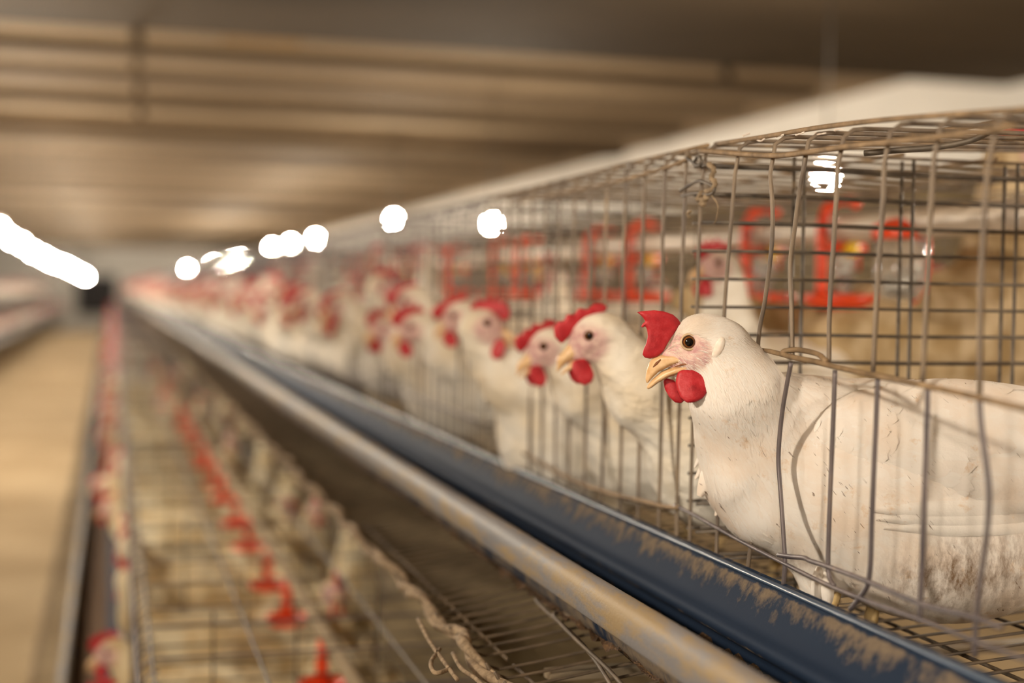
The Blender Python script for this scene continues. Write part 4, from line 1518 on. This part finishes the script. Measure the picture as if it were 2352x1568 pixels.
body_me = mesh_from('body', V, Q)
fm = face_mask(PXX, PYY) * sstep(-0.03, -0.018, PZ)
set_attr(body_me, 'face', fm)
set_attr(body_me, 'soil', soil_mask(PXX, PYY))
body_me.materials.append(M['hen_fine'])
link('body', body_me, None, hero)
bvh = BVHTree.FromPolygons(V.tolist(), Q.tolist())
# wing
wing_f = lambda P: ell(P, L(2245, 1040, -0.003), (390 * s_, 165 * s_, 0.0300), rot2(-0.10))
lo, hi = L(1820, 1260, -0.045), L(2680, 820, 0.045)
Vw, Qw = surfnet(wing_f, np.minimum(lo, hi), np.maximum(lo, hi), 0.0025, 1)
wing_me = mesh_from('wing', Vw, Qw)
wx, wy, wz = to_px(Vw)
set_attr(wing_me, 'face', np.zeros(len(Vw)))
set_attr(wing_me, 'soil', soil_mask(wx, wy) * 0.5)
wing_me.materials.append(M['hen_fine'])
wing = link('wing', wing_me, None, hero)
bvh_w = BVHTree.FromPolygons(Vw.tolist(), Qw.tolist())

CARD_U = np.array([0.0, 0.25, 0.5, 0.75, 0.92, 1.0])
CARD_W = np.array([0.30, 0.80, 1.0, 0.90, 0.55, 0.06])


def feather_coat(name, bv, V, Q, size_fn, flow_fn, count, parent, lift0=0.0004, lift1=0.0016, seed=3, stiff=0.0):
    r = np.random.default_rng(seed)
    tri = np.concatenate([Q[:, [0, 1, 2]], Q[:, [0, 2, 3]]])
    A, B, C = V[tri[:, 0]], V[tri[:, 1]], V[tri[:, 2]]
    nrm = np.cross(B - A, C - A)
    area = np.linalg.norm(nrm, axis=1)
    cen = (A + B + C) / 3
    x, y, z = to_px(cen)
    Ls, Wd, dens = size_fn(x, y, z)
    n_z = nrm[:, 2] / (area + 1e-12)
    p = area * dens / np.maximum(Ls * Wd, 1e-9) * np.where(n_z > -0.35, 1.0, 0.12)
    p /= p.sum()
    pick = r.choice(len(p), count, p=p)
    w = r.random((count, 3))
    w /= w.sum(1, keepdims=True)
    P0 = A[pick] * w[:, :1] + B[pick] * w[:, 1:2] + C[pick] * w[:, 2:]
    n = nrm[pick] / (area[pick][:, None] + 1e-12)
    px_, py_, pz_ = to_px(P0)
    D = flow_fn(px_, py_, pz_)
    D = D + r.normal(0, 0.07, D.shape)
    D = D - n * (D * n).sum(1, keepdims=True)
    D /= np.linalg.norm(D, axis=1)[:, None] + 1e-9
    Bn = np.cross(n, D)
    Ls, Wd, _ = size_fn(px_, py_, pz_)
    Ls = Ls * (0.8 + 0.45 * r.random(count))
    Wd = Wd * (0.8 + 0.4 * r.random(count))
    soil = soil_mask(px_, py_)
    VV, FF, UV, SO = [], [], [], []
    k = 0
    for i in range(count):
        sk = r.normal(0, 0.10)
        lf = lift1 * (0.4 + r.random())
        rnd = r.random()
        for u, wv in zip(CARD_U, CARD_W):
            c = P0[i] + D[i] * (u - 0.2) * Ls[i] + Bn[i] * sk * u * u * Ls[i]
            for v in (-1, 0, 1):
                q = c + Bn[i] * v * wv * Wd[i] * 0.5
                co, no, _, _ = bv.find_nearest(q.tolist())
                if co is None:
                    co, no = q, n[i]
                co, no = np.array(co), np.array(no)
                if stiff:
                    co = co * (1 - stiff * u) + q * stiff * u
                    no = n[i]
                hgt = lift0 + lf * u * u + (0.00025 if v == 0 else 0.0) - (0.0006 if u == 0 else 0)
                VV.append(co + no * hgt)
                UV.append((u, v, rnd))
                SO.append(soil[i])
        for j in range(len(CARD_U) - 1):
            a = k + j * 3
            FF += [(a, a + 1, a + 4, a + 3), (a + 1, a + 2, a + 5, a + 4)]
        k += 3 * len(CARD_U)
    me = mesh_from(name, np.array(VV), FF)
    at_ = me.attributes.new('fuv', 'FLOAT_VECTOR', 'POINT')
    at_.data.foreach_set('vector', np.array(UV, np.float32).ravel())
    vx, vy, _ = to_px(np.array(VV))
    set_attr(me, 'soil', soil_mask(vx, vy))
    me.materials.append(M['feather'])
    return tag(link(name, me, None, parent), kind='stuff')


def nb_mix(x, y):
    """0 on the neck, 1 on the trunk"""
    return sstep(1700, 1900, x + 0.35 * (y - 1000))


def size_neck(x, y, z):
    t = sstep(780, 1080, y + 0.15 * (x - 1650))
    t2 = nb_mix(x, y)
    Ls = (0.010 + 0.022 * t) * (1 - t2) + 0.040 * t2
    Wd = (0.0013 + 0.0020 * t) * (1 - t2) + 0.0125 * t2
    face = face_mask(x, y)
    headness = sstep(1680, 1630, x) * sstep(850, 810, y)
    Ls = Ls * (1 - 0.30 * headness)
    Wd = Wd * (1 - 0.35 * headness)
    dens = (1 - sstep(0.25, 0.55, face)) * np.where((x < 1545) & (y < 900), 0.0, 1.0)
    return Ls, Wd, dens


def flow_neck(x, y, z):
    t = nb_mix(x, y)[:, None]
    neck = np.stack([0.38 + 0.5 * sstep(900, 780, y), -1.0 + 0 * x, 0 * x], 1)
    head = np.stack([1.0 + 0 * x, 0.20 - 1.2 * sstep(1600, 1720, x), 0 * x], 1)
    hd = (sstep(840, 780, y) * sstep(1720, 1660, x))[:, None]
    neck = neck * (1 - hd) + head * hd
    trunk = np.stack([1.0 + 0 * x, -0.28 - 0.5 * sstep(1100, 1350, y), 0 * x], 1)
    D = neck * (1 - t) + trunk * t
    return D / np.linalg.norm(D, axis=1)[:, None]


def size_wing(x, y, z):
    t = sstep(1850, 2250, x)
    return 0.022 + 0.030 * t, 0.013 + 0.004 * t, np.where(z > -0.004, 1.0, 0.0)


def flow_wing(x, y, z):
    return np.stack([1.0 + 0 * x, -0.12 + 0.0006 * (y - 1035), 0 * x], 1)


feather_coat('plumage', bvh, V, Q, size_neck, flow_neck, 9500, hero, lift0=0.0003, lift1=0.0006, seed=3)
feather_coat('wing_feathers', bvh_w, Vw, Qw, size_wing, flow_wing, 420, wing, lift1=0.0008, seed=5)
# fine pale bristles on the face
def size_hair(x, y, z):
    return np.full_like(x, 0.0046), np.full_like(x, 0.00028), sstep(0.1, 0.3, face_mask(x, y)) * np.where(np.hypot(x - 1577, y - 785) > 24, 1.0, 0.0) * np.where(x > 1530, 1.0, 0.0)


def flow_hair(x, y, z):
    return np.stack([1.0 + 0 * x, -0.25 + 0.004 * (785 - y), 0 * x], 1)


feather_coat('face_bristles', bvh, V, Q, size_hair, flow_hair, 260, hero, lift1=0.0006, seed=9)
# drooping breast feathers
tufts = MB()


def hero_plate(name, pts, z, r, bulge, mat, bend=None, h=0.0008, parent=hero):
    P2 = [tuple(L(x, y)[:2]) for x, y in pts]
    a = np.array(P2)
    Vp, Qp = surfnet(lambda P: plate(P, P2, r, bulge), (a[:, 0].min() - .003, a[:, 1].min() - .003, -0.007), (a[:, 0].max() + .003, a[:, 1].max() + .003, 0.007), h, 2)
    x, y, zz = to_px(Vp)
    Vp[:, 2] += z - BASE[2] + (bend(x, y) if bend is not None else 0)
    me = mesh_from(name, Vp, Qp)
    return link(name, me, mat, parent)


COMB = [(1458, 716), (1478, 714), (1500, 712), (1524, 715), (1544, 722), (1556, 732), (1563, 742), (1556, 754), (1545, 770), (1534, 787), (1524, 806), (1512, 818), (1494, 824), (1481, 822), (1474, 814), (1476, 803), (1482, 790), (1486, 772), (1484, 756), (1480, 748), (1476, 753), (1470, 751), (1474, 743), (1480, 738), (1474, 729), (1466, 721)]
comb = hero_plate('comb', COMB, 0.002, 0.0021, 0.0012, 'comb', lambda x, y: 0.006 * sstep(1540, 1470, x) * np.sin((y - 700) / 38.0) * 0.6 + 0.003 * sstep(760, 715, y))
comb['label'] = 'red fleshy comb leaning forward'
WN = [(1549, 866), (1553, 854), (1562, 848), (1585, 848), (1606, 853), (1616, 863), (1621, 880), (1618, 900), (1607, 914), (1590, 922), (1572, 923), (1558, 912), (1550, 894), (1547, 878)]
hero_plate('wattle', WN, 0.0105, 0.0022, 0.0018, 'comb', lambda x, y: 0.004 * sstep(855, 915, y) - 0.00002 * np.abs(x - 1584))
WF = [(1524, 874), (1532, 868), (1548, 872), (1562, 882), (1572, 905), (1575, 920), (1566, 927), (1552, 925), (1538, 912), (1528, 894)]
hero_plate('wattle', WF, -0.004, 0.0022, 0.0014, 'comb')


def hero_sdf(name, f, lo, hi, h, mat, relax=1, parent=hero):
    a, b = np.minimum(lo, hi), np.maximum(lo, hi)
    Vp, Qp = surfnet(f, a, b, h, relax)
    return link(name, mesh_from(name, Vp, Qp), mat, parent)


def beak_plate(P, pts, r, rz):
    d = poly2d(P[0][:, :, :1], P[1][:, :, :1], [tuple(L(x, y)[:2]) for x, y in pts])
    x = EX + (P[0] + BASE[0]) / S
    rr = np.interp(x, *rz)
    zz = P[2] + BASE[2]
    return np.sqrt(np.maximum(d + r, 0) ** 2 + (zz * r / rr) ** 2) - r


UB = [(1491, 832), (1499, 822), (1518, 814), (1545, 812), (1570, 822), (1584, 832), (1562, 835), (1538, 841), (1512, 854), (1496, 870), (1488, 880), (1484, 879), (1482, 868), (1485, 850)]
beak = hero_sdf('upper_beak', lambda P: beak_plate(P, UB, 0.0030, ([1482, 1490, 1510, 1545, 1584], [0.0010, 0.0026, 0.0058, 0.0092, 0.0118])), L(1470, 900, -0.013), L(1596, 800, 0.013), 0.0006, 'beak')
LB = [(1485, 891), (1486, 886), (1500, 869), (1520, 852.5), (1545, 841.5), (1584, 834), (1590, 845), (1562, 858), (1536, 866), (1512, 879), (1496, 891), (1489, 894)]
hero_sdf('lower_beak', lambda P: beak_plate(P, LB, 0.0026, ([1485, 1495, 1520, 1550, 1590], [0.0014, 0.0026, 0.0052, 0.0085, 0.0112])), L(1475, 905, -0.013), L(1600, 825, 0.013), 0.0006, 'beak')
MB().tube([L(1546, 842, 0.0088), L(1562, 836.5, 0.0105), L(1580, 834.5, 0.0122), L(1592, 836, 0.0128)], [0.0003, 0.0007, 0.0006, 0.0002], 6).build('mouth_line', 'nostril', beak)
MB().tube([L(1499, 843, 0.0036), L(1507, 834, 0.0050), L(1516, 825, 0.0060)], [0.0005, 0.0011, 0.0006], 8).build('nostril', 'nostril', beak)
# eye and lids
eye = link('eye', EYE_ME, None, hero)
e_c = L(1577, 785, 0.0128)
eye.location = tuple(e_c)
eye.rotation_euler = (0.03, -0.06, 0)
ring = [(e_c[0] + 0.0056 * math.cos(a) * 1.02, e_c[1] + 0.0054 * math.sin(a), e_c[2] + 0.0022 - 0.0006 * math.cos(a)) for a in np.linspace(0, 2 * PI, 37)]
MB().tube(ring, 0.0009, 8, False).build('eyelid', 'eyelid', hero)
hero_sdf('ear_lobe', lambda P: smin(ell(P, L(1644, 795, 0.0174), (13 * s_, 24 * s_, 0.0030), rot2(-0.35)), ell(P, L(1634, 814, 0.0155), (9 * s_, 11 * s_, 0.0026)), 0.002), L(1610, 840, 0.006), L(1675, 760, 0.026), 0.0008, 'lobe')
# hanging breast feathers at the chest corner
def tuft(root, tip, width, z, n=1, seed=0):
    r = np.random.default_rng(seed)
    VV, FF, UV = [], [], []
    a, b = L(*root, z), L(*tip, z)
    D = b - a
    Bn = np.array([-D[1], D[0], 0])
    Bn /= np.linalg.norm(Bn)
    us = np.linspace(0, 1, 9)
    ws = np.array([0.35, 0.7, 0.9, 1.0, 1.0, 0.95, 0.82, 0.6, 0.3])
    for u, w in zip(us, ws):
        for v in (-1, -0.5, 0, 0.5, 1):
            VV.append(a + D * u + Bn * v * w * width * s_ * 0.5 + np.array([0, 0, 0.004 * math.sin(u * 3) - 0.003 * v * v - 0.004 * u]))
            UV.append((u, v, r.random() * 0 + 0.3))
    for j in range(8):
        for i in range(4):
            q = j * 5 + i
            FF.append((q, q + 1, q + 6, q + 5))
    me = mesh_from('breast_feather', np.array(VV), FF)
    at_ = me.attributes.new('fuv', 'FLOAT_VECTOR', 'POINT')
    at_.data.foreach_set('vector', np.array(UV, np.float32).ravel())
    x, y, _ = to_px(np.array(VV))
    set_attr(me, 'soil', soil_mask(x, y) * 0.3)
    link('breast_feather', me, 'feather', hero)


tuft((1668, 1040), (1620, 1150), 46, -0.024, seed=1)
for i, (rx, ry, tx, ty, w_) in enumerate(((1650, 1010, 1612, 1085, 16), (1655, 1040, 1614, 1112, 18), (1684, 1080, 1640, 1160, 26), (1690, 1140, 1662, 1200, 20), (1710, 1170, 1694, 1232, 22))):
    tuft((rx, ry), (tx, ty), w_, -0.034, seed=40 + i)
tuft((1880, 1300), (1872, 1382), 30, 0.004, seed=6)
tuft((1895, 1310), (1900, 1400), 30, 0.006, seed=7)
for s in (0, 1):
    P = [L(1930 + 130 * s, 1370, -0.03 - 0.03 * s), L(1925 + 130 * s, 1430, -0.03 - 0.03 * s), L(1915 + 130 * s, 1490, -0.03 - 0.03 * s)]
    lg = MB().tube(P, [0.009, 0.0055, 0.0055], 10)
    for a in (-1, 0, 1):
        lg.tube([P[2], P[2] + np.array([-0.03, -0.004, 0.016 * a])], [0.0045, 0.0025], 6)
    lg.build('leg', 'leg', hero)

for i, (y0, y1, w_) in enumerate(((1160, 1150, 44), (1182, 1172, 40), (1203, 1190, 34))):
    VV, FF, UV = [], [], []
    us = np.linspace(0, 1, 22)
    for u in us:
        x_ = 1975 + 18 * i + u * 560
        w = w_ * min(1.0, 0.25 + 3.2 * u) * (1.0 if u < 0.8 else 1 - (u - 0.8) * 2.5)
        for v in (-1, -0.4, 0.4, 1):
            q = L(x_, y0 + (y1 - y0) * u + 6 * math.sin(u * 3.1) + v * w * 0.5, 0.05)
            best = None
            for bv in (bvh, bvh_w):
                h_ = bv.ray_cast(Vector((q + np.array([0, 0, 0.05])).tolist()), Vector((0, 0, -1)))
                if h_[0] is not None and (best is None or h_[0][2] > best):
                    best = h_[0][2]
            q[2] = (best if best is not None else L(0, 0, 0.02)[2]) + 0.0022 + 0.0012 * (3 - i) * 0.5 - 0.0018 * (v > 0.5)
            VV.append(q)
            UV.append((u, v, 0.15))
    for j in range(len(us) - 1):
        for c_ in range(3):
            q = j * 4 + c_
            FF.append((q, q + 1, q + 5, q + 4))
    me = mesh_from('primary_feather', np.array(VV), FF)
    a_ = me.attributes.new('fuv', 'FLOAT_VECTOR', 'POINT')
    a_.data.foreach_set('vector', np.array(UV, np.float32).ravel())
    set_attr(me, 'soil', np.zeros(len(VV)))
    link('primary_feather', me, 'feather', wing)
